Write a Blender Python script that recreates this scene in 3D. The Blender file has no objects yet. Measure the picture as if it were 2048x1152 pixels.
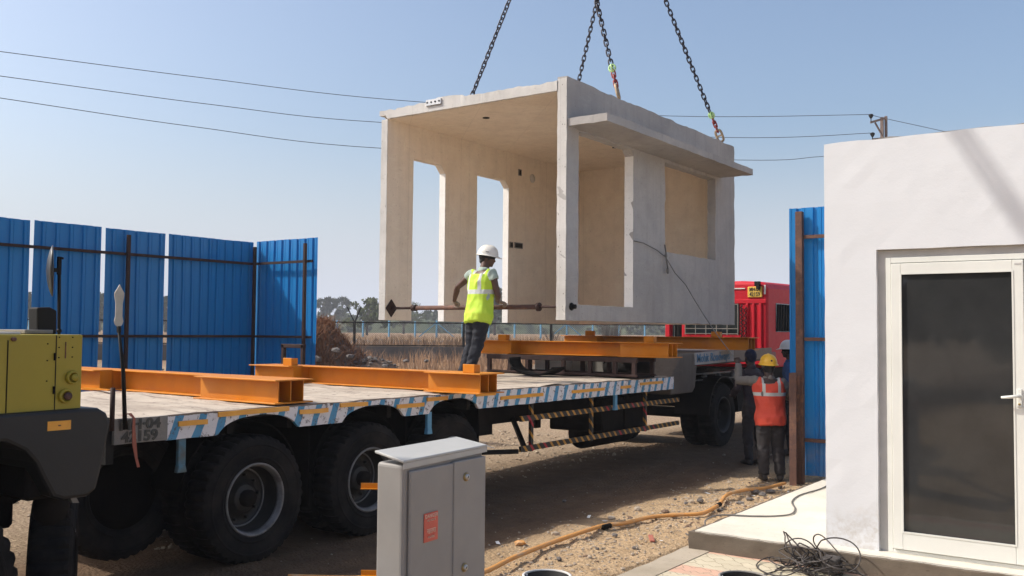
import bpy, bmesh, math, random
from mathutils import Vector, Matrix, noise, Euler
random.seed(7)
R = math.radians
PI = math.pi
COL = bpy.context.scene.collection
sc = bpy.context.scene
ORG = {}

# ------------------------------------------------------------------ helpers
def tag(o, label=None, cat=None, group=None, kind=None):
    if label: o['label'] = label
    if cat: o['category'] = cat
    if group: o['group'] = group
    if kind: o['kind'] = kind
    return o

def empty(name, loc, label=None, cat=None, group=None, rz=0.0):
    o = bpy.data.objects.new(name, None)
    COL.objects.link(o)
    o.empty_display_size = .2
    o.location = loc
    o.rotation_euler = (0, 0, rz)
    ORG[o.name] = Vector(loc)
    return tag(o, label, cat, group)

def link(name, me, mat, parent=None, origin=None):
    o = bpy.data.objects.new(name, me)
    COL.objects.link(o)
    if parent is not None:
        o.parent = parent
        ORG[o.name] = ORG[parent.name]
    else:
        ORG[o.name] = Vector(origin) if origin is not None else Vector((0, 0, 0))
        o.location = ORG[o.name]
    if mat is not None and not me.materials:
        me.materials.append(mat)
    return o

class MB:
    """collects simple shapes into one mesh, in world coordinates"""
    def __init__(s): s.v = []; s.f = []; s.sm = []
    def add(s, vs, fs, smooth=False):
        b = len(s.v)
        s.v += [tuple(v) for v in vs]
        s.f += [tuple(i + b for i in f) for f in fs]
        s.sm += [smooth] * len(fs)
        return s
    def box(s, x0, x1, y0, y1, z0, z1, M=None):
        vs = [Vector((x, y, z)) for x in (x0, x1) for y in (y0, y1) for z in (z0, z1)]
        if M: vs = [M @ v for v in vs]
        return s.add(vs, [(0, 1, 3, 2), (4, 6, 7, 5), (0, 4, 5, 1), (2, 3, 7, 6), (0, 2, 6, 4), (1, 5, 7, 3)])
    def bar(s, a, b, w, h=None, up=(0, 0, 1)):
        a = Vector(a); b = Vector(b); h = h or w
        d = (b - a).normalized(); up = Vector(up)
        if abs(d.dot(up)) > .98: up = Vector((1, 0, 0))
        r = d.cross(up).normalized(); u = r.cross(d)
        vs = []
        for p in (a, b):
            for i, j in ((-1, -1), (1, -1), (1, 1), (-1, 1)):
                vs.append(p + r * i * w / 2 + u * j * h / 2)
        return s.add(vs, [(0, 1, 2, 3), (7, 6, 5, 4), (0, 4, 5, 1), (1, 5, 6, 2), (2, 6, 7, 3), (3, 7, 4, 0)])
    def tube(s, pts, rad, n=8, closed=False, caps=True, squash=1.0):
        pts = [Vector(p) for p in pts]; m = len(pts)
        rad = rad if isinstance(rad, (list, tuple)) else [rad] * m
        vs = []; up = None
        for i, p in enumerate(pts):
            if closed: d = pts[(i + 1) % m] - pts[i - 1]
            else: d = pts[min(i + 1, m - 1)] - pts[max(i - 1, 0)]
            d.normalize()
            if up is None:
                up = Vector((0, 0, 1)) if abs(d.z) < .9 else Vector((1, 0, 0))
            r = d.cross(up)
            if r.length < 1e-5: r = d.cross(Vector((0, 1, 0)))
            r.normalize(); u = r.cross(d); up = u
            for k in range(n):
                a = 2 * PI * k / n
                vs.append(p + (r * math.cos(a) + u * math.sin(a) * squash) * rad[i])
        fs = []
        for i in range(m if closed else m - 1):
            j = (i + 1) % m
            for k in range(n):
                l = (k + 1) % n
                fs.append((i * n + k, i * n + l, j * n + l, j * n + k))
        if caps and not closed:
            fs.append(tuple(range(n))[::-1]); fs.append(tuple((m - 1) * n + k for k in range(n)))
        return s.add(vs, fs, n > 4)
    def cyl(s, a, b, r, n=16, r2=None):
        return s.tube([a, b], [r, r if r2 is None else r2], n)
    def lathe(s, prof, c, axis='z', n=32, closed=False, cap=True):
        """prof: list of (radius, height) round an axis through c"""
        c = Vector(c); vs = []
        for (r, h) in prof:
            for k in range(n):
                a = 2 * PI * k / n
                x, y = r * math.cos(a), r * math.sin(a)
                v = {'z': (x, y, h), 'x': (h, x, y), 'y': (x, h, y)}[axis]
                vs.append(c + Vector(v))
        m = len(prof); fs = []
        for i in range(m if closed else m - 1):
            j = (i + 1) % m
            for k in range(n):
                l = (k + 1) % n
                fs.append((i * n + k, i * n + l, j * n + l, j * n + k))
        if not closed and cap:
            if prof[0][0] > 1e-4: fs.append(tuple(range(n))[::-1])
            if prof[-1][0] > 1e-4: fs.append(tuple((m - 1) * n + k for k in range(n)))
        return s.add(vs, fs, True)
    def prism(s, poly, a0, a1, axis='x'):
        """poly of 2D points in the plane normal to axis, extruded a0..a1"""
        n = len(poly); vs = []
        for a in (a0, a1):
            for (p, q) in poly:
                vs.append({'x': (a, p, q), 'y': (p, a, q), 'z': (p, q, a)}[axis])
        fs = [tuple(range(n)), tuple(range(2 * n - 1, n - 1, -1))]
        for i in range(n):
            j = (i + 1) % n
            fs.append((i, i + n, j + n, j))
        return s.add(vs, fs)
    def rings(s, rings, cap=True):
        n = len(rings[0]); m = len(rings); vs = [v for r in rings for v in r]; fs = []
        for i in range(m - 1):
            for k in range(n):
                l = (k + 1) % n
                fs.append((i * n + k, i * n + l, (i + 1) * n + l, (i + 1) * n + k))
        if cap:
            fs.append(tuple(range(n))[::-1]); fs.append(tuple((m - 1) * n + k for k in range(n)))
        return s.add(vs, fs, True)
    def ball(s, c, r, n=10, rz=None, M=None):
        c = Vector(c); r = Vector(r) if isinstance(r, (tuple, list, Vector)) else Vector((r, r, r))
        rg = []
        for i in range(1, n):
            t = PI * i / n
            ring = []
            for k in range(2 * n):
                a = PI * k / n
                v = Vector((math.sin(t) * math.cos(a) * r.x, math.sin(t) * math.sin(a) * r.y, -math.cos(t) * r.z))
                if M: v = M @ v
                ring.append(c + v)
            rg.append(ring)
        return s.rings(rg)
    def mesh(s, name, org=(0, 0, 0), fix=True):
        me = bpy.data.meshes.new(name)
        o = Vector(org)
        me.from_pydata([Vector(v) - o for v in s.v], [], s.f)
        me.polygons.foreach_set('use_smooth', s.sm)
        if fix:
            bm = bmesh.new(); bm.from_mesh(me)
            bmesh.ops.recalc_face_normals(bm, faces=bm.faces)
            bm.to_mesh(me); bm.free()
        me.update()
        return me
    def build(s, name, mat, parent=None, origin=None, bevel=0, seg=1, fix=True):
        org = ORG[parent.name] if parent is not None else (Vector(origin) if origin is not None else Vector((0, 0, 0)))
        o = link(name, s.mesh(name, org, fix), mat, parent, origin)
        if bevel:
            m = o.modifiers.new('bevel', 'BEVEL'); m.width = bevel; m.segments = seg; m.limit_method = 'ANGLE'; m.angle_limit = R(40)
            if seg > 1:
                pass
        return o

def bake(o):
    """apply the modifiers of o"""
    dg = bpy.context.evaluated_depsgraph_get()
    me = bpy.data.meshes.new_from_object(o.evaluated_get(dg))
    o.modifiers.clear(); o.data = me
    return o

def text_mesh(body, size, depth=.002, bold=0.0):
    cu = bpy.data.curves.new('lettering', 'FONT')
    cu.body = body; cu.size = size; cu.extrude = depth; cu.align_x = 'CENTER'; cu.align_y = 'CENTER'; cu.offset = bold
    cu.resolution_u = 3
    o = bpy.data.objects.new('lettering', cu); COL.objects.link(o)
    dg = bpy.context.evaluated_depsgraph_get()
    me = bpy.data.meshes.new_from_object(o.evaluated_get(dg))
    bpy.data.objects.remove(o); bpy.data.curves.remove(cu)
    return me

def lettering(name, body, size, mat, parent, pos, right, up, sx=1.0, bold=0.0, jitter=0):
    """text as thin raised lettering; pos world centre; right / up world directions"""
    me = text_mesh(body, size, .0015, bold)
    r = Vector(right).normalized(); u = Vector(up).normalized(); n = r.cross(u)
    org = ORG[parent.name]
    for v in me.vertices:
        c = v.co.copy()
        if jitter: c.y += jitter * math.sin(c.x * 9); c.x += jitter * .5 * math.sin(c.y * 31)
        v.co = Vector(pos) + r * c.x * sx + u * c.y + n * c.z - org
    me.materials.clear(); me.materials.append(mat)
    return link(name, me, mat, parent)

# ------------------------------------------------------------------ materials
class NT:
    def __init__(s, name):
        s.m = bpy.data.materials.new(name); s.m.use_nodes = True
        s.t = s.m.node_tree; s.t.nodes.clear()
        s.out = s.n('ShaderNodeOutputMaterial'); s.b = s.n('ShaderNodeBsdfPrincipled')
        s.l(s.b.outputs[0], s.out.inputs[0])
        s.tc = s.n('ShaderNodeTexCoord').outputs['Object']
    def n(s, t, **k):
        x = s.t.nodes.new(t)
        for a, b in k.items(): setattr(x, a, b)
        return x
    def l(s, a, b): s.t.links.new(a, b)
    def map(s, scale=(1, 1, 1), src=None, rot=(0, 0, 0), loc=(0, 0, 0)):
        m = s.n('ShaderNodeMapping'); m.inputs['Scale'].default_value = scale; m.inputs['Rotation'].default_value = rot
        m.inputs['Location'].default_value = loc
        s.l(src or s.tc, m.inputs[0]); return m.outputs[0]
    def noise(s, scale=5, detail=4, rough=.55, src=None, dist=0):
        x = s.n('ShaderNodeTexNoise'); x.inputs['Scale'].default_value = scale; x.inputs['Detail'].default_value = detail
        x.inputs['Roughness'].default_value = rough; x.inputs['Distortion'].default_value = dist
        s.l(src or s.tc, x.inputs['Vector']); return x.outputs['Fac']
    def voro(s, scale=5, feature='F1', src=None, out='Distance'):
        x = s.n('ShaderNodeTexVoronoi', feature=feature); x.inputs['Scale'].default_value = scale
        s.l(src or s.tc, x.inputs['Vector']); return x.outputs[out]
    def ramp(s, fac, stops, interp='LINEAR'):
        x = s.n('ShaderNodeValToRGB'); x.color_ramp.interpolation = interp
        e = x.color_ramp.elements
        while len(e) < len(stops): e.new(.5)
        for i, (p, c) in enumerate(stops):
            e[i].position = p; e[i].color = (c, c, c, 1) if isinstance(c, (int, float)) else (*c, 1)
        s.l(fac, x.inputs[0]); return x.outputs[0]
    def mix(s, fac, a, b, mode='MIX'):
        x = s.n('ShaderNodeMix', data_type='RGBA', blend_type=mode)
        for sock, v in ((x.inputs[0], fac), (x.inputs[6], a), (x.inputs[7], b)):
            if isinstance(v, (int, float)): sock.default_value = v
            elif isinstance(v, tuple): sock.default_value = (*v, 1)
            else: s.l(v, sock)
        return x.outputs[2]
    def math(s, op, a, b=0.0, c=None):
        x = s.n('ShaderNodeMath', operation=op)
        for i, v in enumerate((a, b, c)):
            if v is None: continue
            if isinstance(v, (int, float)): x.inputs[i].default_value = v
            else: s.l(v, x.inputs[i])
        return x.outputs[0]
    def xyz(s, src=None):
        x = s.n('ShaderNodeSeparateXYZ'); s.l(src or s.tc, x.inputs[0]); return x.outputs
    def bump(s, h, strength=.3, dist=.01, prev=None):
        x = s.n('ShaderNodeBump'); x.inputs['Strength'].default_value = strength; x.inputs['Distance'].default_value = dist
        s.l(h, x.inputs['Height'])
        if prev: s.l(prev, x.inputs['Normal'])
        return x.outputs[0]
    def done(s, color, rough=.6, normal=None, metal=0, spec=None, **kw):
        for sock, v in ((s.b.inputs['Base Color'], color), (s.b.inputs['Roughness'], rough), (s.b.inputs['Metallic'], metal)):
            if isinstance(v, (int, float)): sock.default_value = v
            elif isinstance(v, tuple): sock.default_value = (*v, 1)
            else: s.l(v, sock)
        if normal: s.l(normal, s.b.inputs['Normal'])
        if spec is not None: s.b.inputs['Specular IOR Level'].default_value = spec
        for k, v in kw.items(): s.b.inputs[k.replace('_', ' ')].default_value = v
        return s.m

def simple(name, c, c2=None, scale=6, rough=.6, bump=.15, bscale=60, metal=0, dirt=None, dscale=3, dlo=.5, dhi=.7, spec=None):
    t = NT(name)
    c2 = c2 or tuple(x * .75 for x in c)
    col = t.mix(t.ramp(t.noise(scale, 6, .6), [(.3, 0.), (.7, 1.)]), c, c2)
    if dirt: col = t.mix(t.ramp(t.noise(dscale, 8, .7), [(dlo, 0.), (dhi, 1.)]), col, dirt)
    nr = t.bump(t.noise(bscale, 4), bump, .01) if bump else None
    return t.done(col, rough, nr, metal, spec)

def m_concrete(name, c, c2, streak=.5, warm=None):
    t = NT(name)
    big = t.noise(.9, 6, .6, dist=.6)
    mid = t.noise(4, 8, .7)
    st = t.noise(1, 6, .6, src=t.map((7, 7, .35)))
    fine = t.noise(90, 3)
    col = t.mix(t.ramp(big, [(.35, 0.), (.68, 1.)]), c, c2)
    col = t.mix(t.math('MULTIPLY', t.ramp(mid, [(.45, 0.), (.75, 1.)]), .35), col, tuple(x * .72 for x in c2))
    col = t.mix(t.math('MULTIPLY', t.ramp(st, [(.5, 0.), (.8, 1.)]), streak), col, tuple(x * .6 for x in c2))
    col = t.mix(t.math('MULTIPLY', t.ramp(t.noise(2.3, 8, .75, dist=1.5), [(.62, 0.), (.68, 1.)]), .3), col, tuple(min(1, x * 1.25) for x in c))
    pits = t.ramp(t.noise(38, 2, .5), [(.29, 1.), (.33, 0.)])
    x, y, z = t.xyz()
    sj = t.ramp(t.math('PINGPONG', t.math('ADD', t.math('ADD', x, y), t.math('MULTIPLY', mid, .03)), .61), [(.0, 1.), (.012, 0.)])
    col = t.mix(t.math('MULTIPLY', sj, .22 if streak > .2 else 0.0), col, tuple(q * .55 for q in c2))
    trow = t.noise(3, 5, .7, src=t.map((1, 1, 3.5)), dist=1.2)
    col = t.mix(t.math('MULTIPLY', t.ramp(trow, [(.55, 0.), (.7, 1.)]), .22), col, tuple(min(1, q * 1.22) for q in c))
    col = t.mix(t.math('MULTIPLY', pits, .4), col, tuple(x * .4 for x in c2))
    n = t.bump(fine, .35, .005); n = t.bump(mid, .35, .02, n); n = t.bump(pits, -.4, .006, n)
    return t.done(col, .88, n, spec=.25)

def m_paint_metal(name, c, c2, rust=.12, rough=.4, rl=.66, dusty=.25):
    t = NT(name)
    col = t.mix(t.ramp(t.noise(3, 6, .65), [(.3, 0.), (.75, 1.)]), c, c2)
    if rust:
        k = t.ramp(t.noise(11, 9, .72, dist=.4), [(rl, 0.), (rl + .04, 1.)])
        col = t.mix(k, col, (.13, .06, .03))
    dust = t.math('MULTIPLY', t.ramp(t.noise(1.7, 5, .6), [(.4, 0.), (.8, 1.)]), dusty)
    col = t.mix(dust, col, (.35, .28, .2))
    rr = t.math('MULTIPLY_ADD', t.noise(9, 5), .25, rough - .1)
    return t.done(col, rr, t.bump(t.noise(35, 4), .06, .006), spec=.3)

MAT = {}
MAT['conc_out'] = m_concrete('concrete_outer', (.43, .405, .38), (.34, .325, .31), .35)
MAT['conc_in'] = m_concrete('concrete_inner', (.90, .79, .65), (.83, .71, .57), .25)  # paler and warmer than outside: ground bounce put into the colour
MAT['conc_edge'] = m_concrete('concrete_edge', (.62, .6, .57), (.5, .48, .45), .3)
MAT['plaster'] = m_concrete('lit_jamb_and_scrap', (.88, .86, .82), (.8, .78, .74), .1)  # near-white: brightness of lit jambs held in colour; also used for scraps
MAT['kerb'] = m_concrete('dirty_kerb', (.42, .36, .28), (.32, .27, .2), 0)
MAT['conc_slab'] = m_concrete('concrete_slab', (.66, .62, .53), (.56, .52, .44), 0)
MAT['conc_dark'] = m_concrete('concrete_dark', (.15, .12, .09), (.1, .08, .062), .2)
MAT['conc_wall'] = m_concrete('concrete_grey', (.3, .27, .24), (.2, .19, .17), .5)
MAT['neck'] = m_concrete('dusty_steel', (.17, .145, .12), (.12, .1, .085), .5)
MAT['low_wall'] = m_concrete('weathered_wall', (.13, .12, .115), (.09, .085, .08), .4)
MAT['blue_sheet'] = m_paint_metal('blue_sheet', (.006, .15, .40), (.005, .125, .345), 0, .42, .66, .05)
def m_blue():
    t = NT('blue_sheet')
    oi = t.n('ShaderNodeObjectInfo').outputs['Random']
    x, y, z = t.xyz()
    col = t.mix(oi, (.007, .2, .52), (.008, .165, .45))
    col = t.mix(t.math('MULTIPLY', t.ramp(t.noise(1.2, 6, .65, src=t.map((1, 1, .35))), [(.35, 0.), (.8, 1.)]), .3), col, (.03, .22, .45))
    sc_ = t.ramp(t.noise(1, 5, .7, src=t.map((40, 40, 3))), [(.68, 0.), (.72, 1.)])
    col = t.mix(t.math('MULTIPLY', sc_, .35), col, (.12, .25, .38))
    mud = t.math('MULTIPLY', t.ramp(t.noise(6, 7, .7), [(.35, 0.), (.65, 1.)]), t.ramp(z, [(.0, 1.), (1.0, 0.)]))
    col = t.mix(t.math('MULTIPLY', mud, .5), col, (.3, .22, .15))
    rr = t.math('MULTIPLY_ADD', t.noise(9, 5), .2, .33)
    n = t.bump(t.noise(2.5, 3), .25, .03)
    return t.done(col, rr, t.bump(t.noise(35, 4), .06, .006, n), spec=.3)
MAT['blue_sheet'] = m_blue()
MAT['dark_steel'] = simple('dark_brown_steel', (.03, .019, .018), (.055, .03, .025), 8, .7, .2, spec=.2)
MAT['rust_steel'] = simple('rusty_brown_steel', (.12, .055, .035), (.07, .035, .03), 10, .75, .3, dirt=(.2, .09, .05), dscale=7)
MAT['black'] = simple('black_metal', (.008, .008, .009), (.014, .013, .012), 8, .6, .15, spec=.2)
MAT['rubber'] = simple('black_rubber_sheet', (.006, .006, .006), (.01, .009, .008), 8, .9, .15, spec=.05)
MAT['chassis'] = simple('dusty_black_chassis', (.007, .006, .006), (.016, .013, .011), 5, .85, .3, spec=.15)
MAT['chain'] = simple('chain_steel', (.02, .022, .035), (.05, .045, .05), 30, .45, .1, metal=.6)
MAT['red_link'] = simple('red_painted_link', (.3, .02, .015), (.18, .03, .025), 20, .45, .1)
MAT['green_link'] = simple('green_painted_link', (.35, .6, .2), (.45, .62, .3), 20, .45, .1)
MAT['tan_link'] = simple('tan_clutch_steel', (.42, .3, .18), (.3, .22, .14), 20, .5, .1, metal=.3)
MAT['orange'] = m_paint_metal('orange_beam_paint', (.62, .215, .003), (.50, .16, .002), .1, .45, .71, .14)
MAT['orange_tape'] = simple('orange_reflector', (.8, .38, .04), (.7, .3, .03), 10, .35, 0)
MAT['crane'] = m_paint_metal('yellow_green_paint', (.34, .27, .03), (.30, .235, .026), .08, .4, .74, .05)
MAT['crane_dark'] = simple('dark_fender_paint', (.016, .017, .018), (.026, .025, .025), 3, .45, .08, spec=.3)
MAT['white_wall'] = None
MAT['upvc'] = simple('white_door_frame', (.72, .72, .67), (.66, .66, .61), 3, .35, .03)
MAT['grey_strip'] = simple('grey_reveal', (.5, .48, .46), (.42, .41, .39), 6, .7, .1)
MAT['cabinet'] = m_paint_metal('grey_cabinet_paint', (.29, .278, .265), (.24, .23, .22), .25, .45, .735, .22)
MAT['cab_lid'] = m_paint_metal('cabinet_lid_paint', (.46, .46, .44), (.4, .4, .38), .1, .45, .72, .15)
MAT['red_sign'] = simple('red_plate', (.62, .1, .06), (.5, .09, .06), 8, .5, .05)
MAT['sign_ink'] = simple('pale_ink', (.75, .5, .4), (.7, .45, .36), 20, .6, 0)
MAT['brass'] = simple('brass_lock', (.4, .3, .13), (.3, .22, .1), 20, .35, .05, metal=.7)
MAT['lock'] = simple('lock_steel', (.6, .6, .6), (.5, .5, .5), 20, .3, .02, metal=.6)
MAT['red'] = m_paint_metal('red_cab_paint', (.52, .008, .022), (.44, .007, .018), .05, .5, .78, .0)
MAT['red_dark'] = simple('dark_red_paint', (.17, .008, .012), (.12, .006, .01), 4, .4, .05)
MAT['plate_yellow'] = simple('yellow_plate', (.75, .5, .08), (.7, .45, .07), 8, .5, .02)
MAT['ink'] = simple('black_ink', (.02, .015, .015), (.04, .03, .03), 30, .7, 0)
MAT['blue_ink'] = simple('blue_ink', (.05, .17, .3), (.09, .2, .3), 30, .7, 0)
MAT['grey_ink'] = simple('grey_ink', (.045, .045, .04), (.09, .085, .07), 30, .8, 0)
MAT['rope'] = simple('grey_rope', (.2, .19, .17), (.13, .12, .11), 60, .9, .3)
MAT['hose'] = simple('orange_hose_rubber', (.62, .29, .07), (.55, .26, .08), 4, .5, .15, dirt=(.4, .3, .2), dscale=5)
MAT['cable'] = simple('dark_cable', (.035, .028, .025), (.06, .05, .045), 30, .55, .1)
MAT['cable_grey'] = simple('grey_cable', (.16, .15, .14), (.12, .11, .1), 30, .6, .1)
MAT['stone'] = simple('gravel_stone', (.42, .34, .25), (.3, .24, .18), 14, .9, .3)
MAT['rock'] = simple('grey_rubble_stone', (.17, .15, .135), (.1, .09, .085), 6, .9, .4)
MAT['strap'] = simple('faded_red_strap', (.4, .13, .08), (.3, .1, .07), 20, .9, .3)
MAT['skin'] = simple('brown_skin', (.085, .038, .022), (.07, .03, .018), 20, .5, .1)
MAT['skin2'] = simple('dark_brown_skin', (.045, .022, .016), (.035, .018, .012), 20, .5, .1)
MAT['hair'] = simple('black_hair', (.008, .007, .007), (.014, .012, .012), 90, .6, .5)
MAT['jeans'] = simple('navy_trousers', (.005, .007, .014), (.009, .011, .019), 12, .85, .4, 40)
MAT['trouser_dark'] = simple('charcoal_trousers', (.022, .02, .022), (.035, .03, .03), 12, .85, .4, 40)
MAT['shoe'] = simple('dark_shoe', (.015, .012, .01), (.04, .03, .025), 12, .6, .2)
MAT['glove'] = simple('tan_work_glove', (.27, .2, .15), (.2, .15, .12), 30, .9, .4)
MAT['helmet_white'] = simple('white_helmet_shell', (.7, .68, .62), (.62, .6, .55), 6, .35, .03)
MAT['helmet_yellow'] = simple('yellow_helmet_shell', (.78, .44, .02), (.7, .38, .02), 6, .35, .03)
MAT['shirt_green'] = simple('pale_green_shirt', (.36, .43, .38), (.28, .35, .31), 30, .9, .3)
MAT['shirt_grey'] = simple('grey_shirt', (.17, .155, .14), (.13, .12, .11), 22, .9, .4)
MAT['shirt_blue'] = simple('blue_work_shirt', (.035, .08, .2), (.025, .06, .15), 22, .9, .4)
MAT['shirt_dark'] = simple('dark_shirt', (.02, .015, .02), (.05, .03, .035), 22, .9, .4)
MAT['cap'] = simple('navy_headcloth', (.008, .011, .03), (.013, .016, .04), 22, .95, .4)
MAT['mirror'] = simple('dark_mirror_shell', (.012, .013, .016), (.02, .02, .022), 9, .35, .05)
MAT['tan_plate'] = simple('weathered_white_marker', (.5, .47, .4), (.4, .37, .31), 14, .6, .1, dirt=(.12, .08, .05), dscale=16, dlo=.66, dhi=.7)
MAT['deck'] = None

def m_stripes():
    """white paint with leaning blue stripes, chipped to rusty steel"""
    t = NT('striped_side_board')
    x, y, z = t.xyz()
    w = t.noise(2.2, 3)
    u = t.math('ADD', t.math('MULTIPLY', y, 4.9), t.math('MULTIPLY', z, -1.7))
    u = t.math('ADD', u, t.math('MULTIPLY', w, .5))
    s = t.ramp(t.math('FRACT', u), [(.33, 0.), (.35, 1.), (.97, 1.), (.99, 0.)])
    s2 = t.math('SUBTRACT', 1.0, s)
    col = t.mix(s2, (.74, .72, .73), (.03, .26, .47))
    big = t.ramp(t.noise(3.1, 6, .65, src=t.map((1, 1, .55))), [(.66, 0.), (.69, 1.)])
    chip = t.ramp(t.noise(17, 8, .8, dist=.5), [(.56, 0.), (.575, 1.)])
    area = t.ramp(t.noise(1.1, 3, .5, src=t.map((1, 1, 1), loc=(3, 1, 0))), [(.36, .35), (.52, 1.)])
    col = t.mix(t.math('MULTIPLY', chip, area), col, (.05, .025, .022))
    col = t.mix(big, col, (.1, .05, .035))
    tl = t.math('ADD', z, t.math('MULTIPLY', t.noise(9, 6, .75), .035))
    col = t.mix(t.ramp(tl, [(1.277, 0.), (1.284, 1.)]) if False else t.math('GREATER_THAN', tl, 1.2795), col, (.15, .11, .085))
    col = t.mix(t.math('MULTIPLY', t.noise(6, 7, .7), .25), col, (.3, .24, .18))
    return t.done(col, .6, t.bump(chip, .3, .004))
MAT['stripes'] = m_stripes()

def m_hazard():
    t = NT('black_yellow_hazard_tape')
    x, y, z = t.xyz()
    u = t.math('MULTIPLY', t.math('ADD', t.math('ADD', y, z), t.math('MULTIPLY', x, 1)), 7.0)
    f = t.math('FRACT', u)
    s = t.ramp(f, [(.33, 0.), (.36, 1.)], 'LINEAR')
    cell = t.math('FLOOR', u)
    wn = t.n('ShaderNodeTexWhiteNoise', noise_dimensions='1D'); t.l(cell, wn.inputs['W'])
    red = t.ramp(wn.outputs['Value'], [(.14, 1.), (.15, 0.)], 'CONSTANT')
    yel = t.mix(red, (.62, .30, .04), (.5, .02, .03))
    col = t.mix(s, yel, (.018, .02, .016))
    col = t.mix(t.math('MULTIPLY', t.noise(25, 6, .7), .45), col, (.09, .065, .05))
    return t.done(col, .6)
MAT['hazard'] = m_hazard()

def m_deck():
    t = NT('dusty_deck_cover')
    a = t.noise(2.5, 8, .65); b = t.noise(1, 6, .6, src=t.map((2.2, 9, 1)))
    col = t.mix(t.ramp(a, [(.35, 0.), (.7, 1.)]), (.50, .43, .345), (.40, .335, .265))
    col = t.mix(t.ramp(b, [(.54, 0.), (.7, 1.)]), col, (.22, .175, .14))
    col = t.mix(t.ramp(t.noise(9, 7, .7, dist=1), [(.58, 0.), (.64, 1.)]), col, (.13, .1, .085))
    col = t.mix(t.math('MULTIPLY', t.ramp(t.noise(1.1, 6, .7, src=t.map((1, 1.6, 1), loc=(4, 2, 0))), [(.5, 0.), (.62, 1.)]), .55), col, (.25, .2, .155))
    return t.done(col, .9, t.bump(a, .5, .03))
MAT['deck'] = m_deck()

def m_white_wall():
    t = NT('white_painted_plaster')
    a = t.noise(1.4, 5, .6); sm = t.ramp(t.noise(5, 7, .7, dist=.8), [(.66, 0.), (.74, 1.)])
    col = t.mix(a, (.665, .675, .69), (.625, .635, .65))
    col = t.mix(t.math('MULTIPLY', sm, .3), col, (.55, .53, .5))
    sc_ = t.ramp(t.noise(1, 4, .6, src=t.map((28, 28, 6))), [(.74, 0.), (.77, 1.)])
    col = t.mix(t.math('MULTIPLY', sc_, .18), col, (.4, .38, .36))
    x, y, z = t.xyz()
    spl = t.math('MULTIPLY', t.ramp(t.noise(13, 8, .75), [(.42, 0.), (.6, 1.)]), t.ramp(t.math('ADD', z, t.math('MULTIPLY', t.noise(3, 4), -.3)), [(.0, 1.), (.22, 0.)]))
    col = t.mix(t.math('MULTIPLY', spl, .45), col, (.4, .34, .27))
    swirl = t.noise(4, 5, .7, src=t.map((1, 1, 2.2)), dist=2.0)
    col = t.mix(t.math('MULTIPLY', t.ramp(swirl, [(.56, 0.), (.66, 1.)]), .10), col, (.5, .5, .5))
    n = t.bump(t.noise(70, 3), .2, .004); n = t.bump(t.noise(1.6, 4, .6), .18, .03, n); n = t.bump(swirl, .1, .006, n)
    return t.done(col, .8, n, spec=.2)
MAT['white_wall'] = m_white_wall()

def m_glass():
    t = NT('tinted_door_glass')
    k = t.ramp(t.noise(3, 6, .6), [(.35, 0.), (.8, 1.)])
    col = t.mix(k, (.024, .025, .026), (.038, .039, .039))
    rr = t.ramp(t.noise(2, 5, .7), [(.3, .02), (.8, .08)])
    return t.done(col, rr, t.bump(t.noise(.9, 2), .03, .02), spec=.62)
MAT['glass'] = m_glass()
MAT['cab_glass'] = NT('cab_window_glass').done((.02, .025, .025), .05, spec=.6)

def m_tyre():
    t = NT('dusty_tyre_rubber')
    d = t.ramp(t.noise(4, 6, .65), [(.35, 0.), (.8, 1.)])
    col = t.mix(d, (.008, .008, .009), (.032, .028, .024))
    return t.done(col, .9, t.bump(t.noise(50, 4), .3, .004), spec=.12)
MAT['tyre'] = m_tyre()
MAT['rim'] = simple('grey_wheel_rim', (.2, .2, .205), (.11, .105, .1), 10, .5, .1, dirt=(.05, .045, .04), dscale=6)
MAT['rim_in'] = simple('dark_wheel_disc', (.012, .012, .012), (.03, .027, .024), 6, .6, .2)

def m_vest(name, c, c2, stripes):
    """fluorescent cloth with silver tape; stripes: list of (axis, lo, hi, zlo, zhi)"""
    t = NT(name)
    x, y, z = t.xyz()
    col = t.mix(t.ramp(t.noise(7, 5, .6), [(.3, 0.), (.7, 1.)]), c, c2)
    def band(v, lo, hi):
        return t.math('MULTIPLY', t.math('GREATER_THAN', v, lo), t.math('LESS_THAN', v, hi))
    tot = None
    for (v, lo, hi, zl, zh) in stripes:
        vv = {'x': x, 'z': z, 'ax': t.math('ABSOLUTE', x)}[v]
        k = t.math('MULTIPLY', band(vv, lo, hi), band(z, zl, zh))
        tot = k if tot is None else t.math('MAXIMUM', tot, k)
    if tot is not None: col = t.mix(tot, col, (.5, .52, .5))
    return t.done(col, .75, t.bump(t.noise(9, 5, .6, dist=.8), .5, .02))

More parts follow.
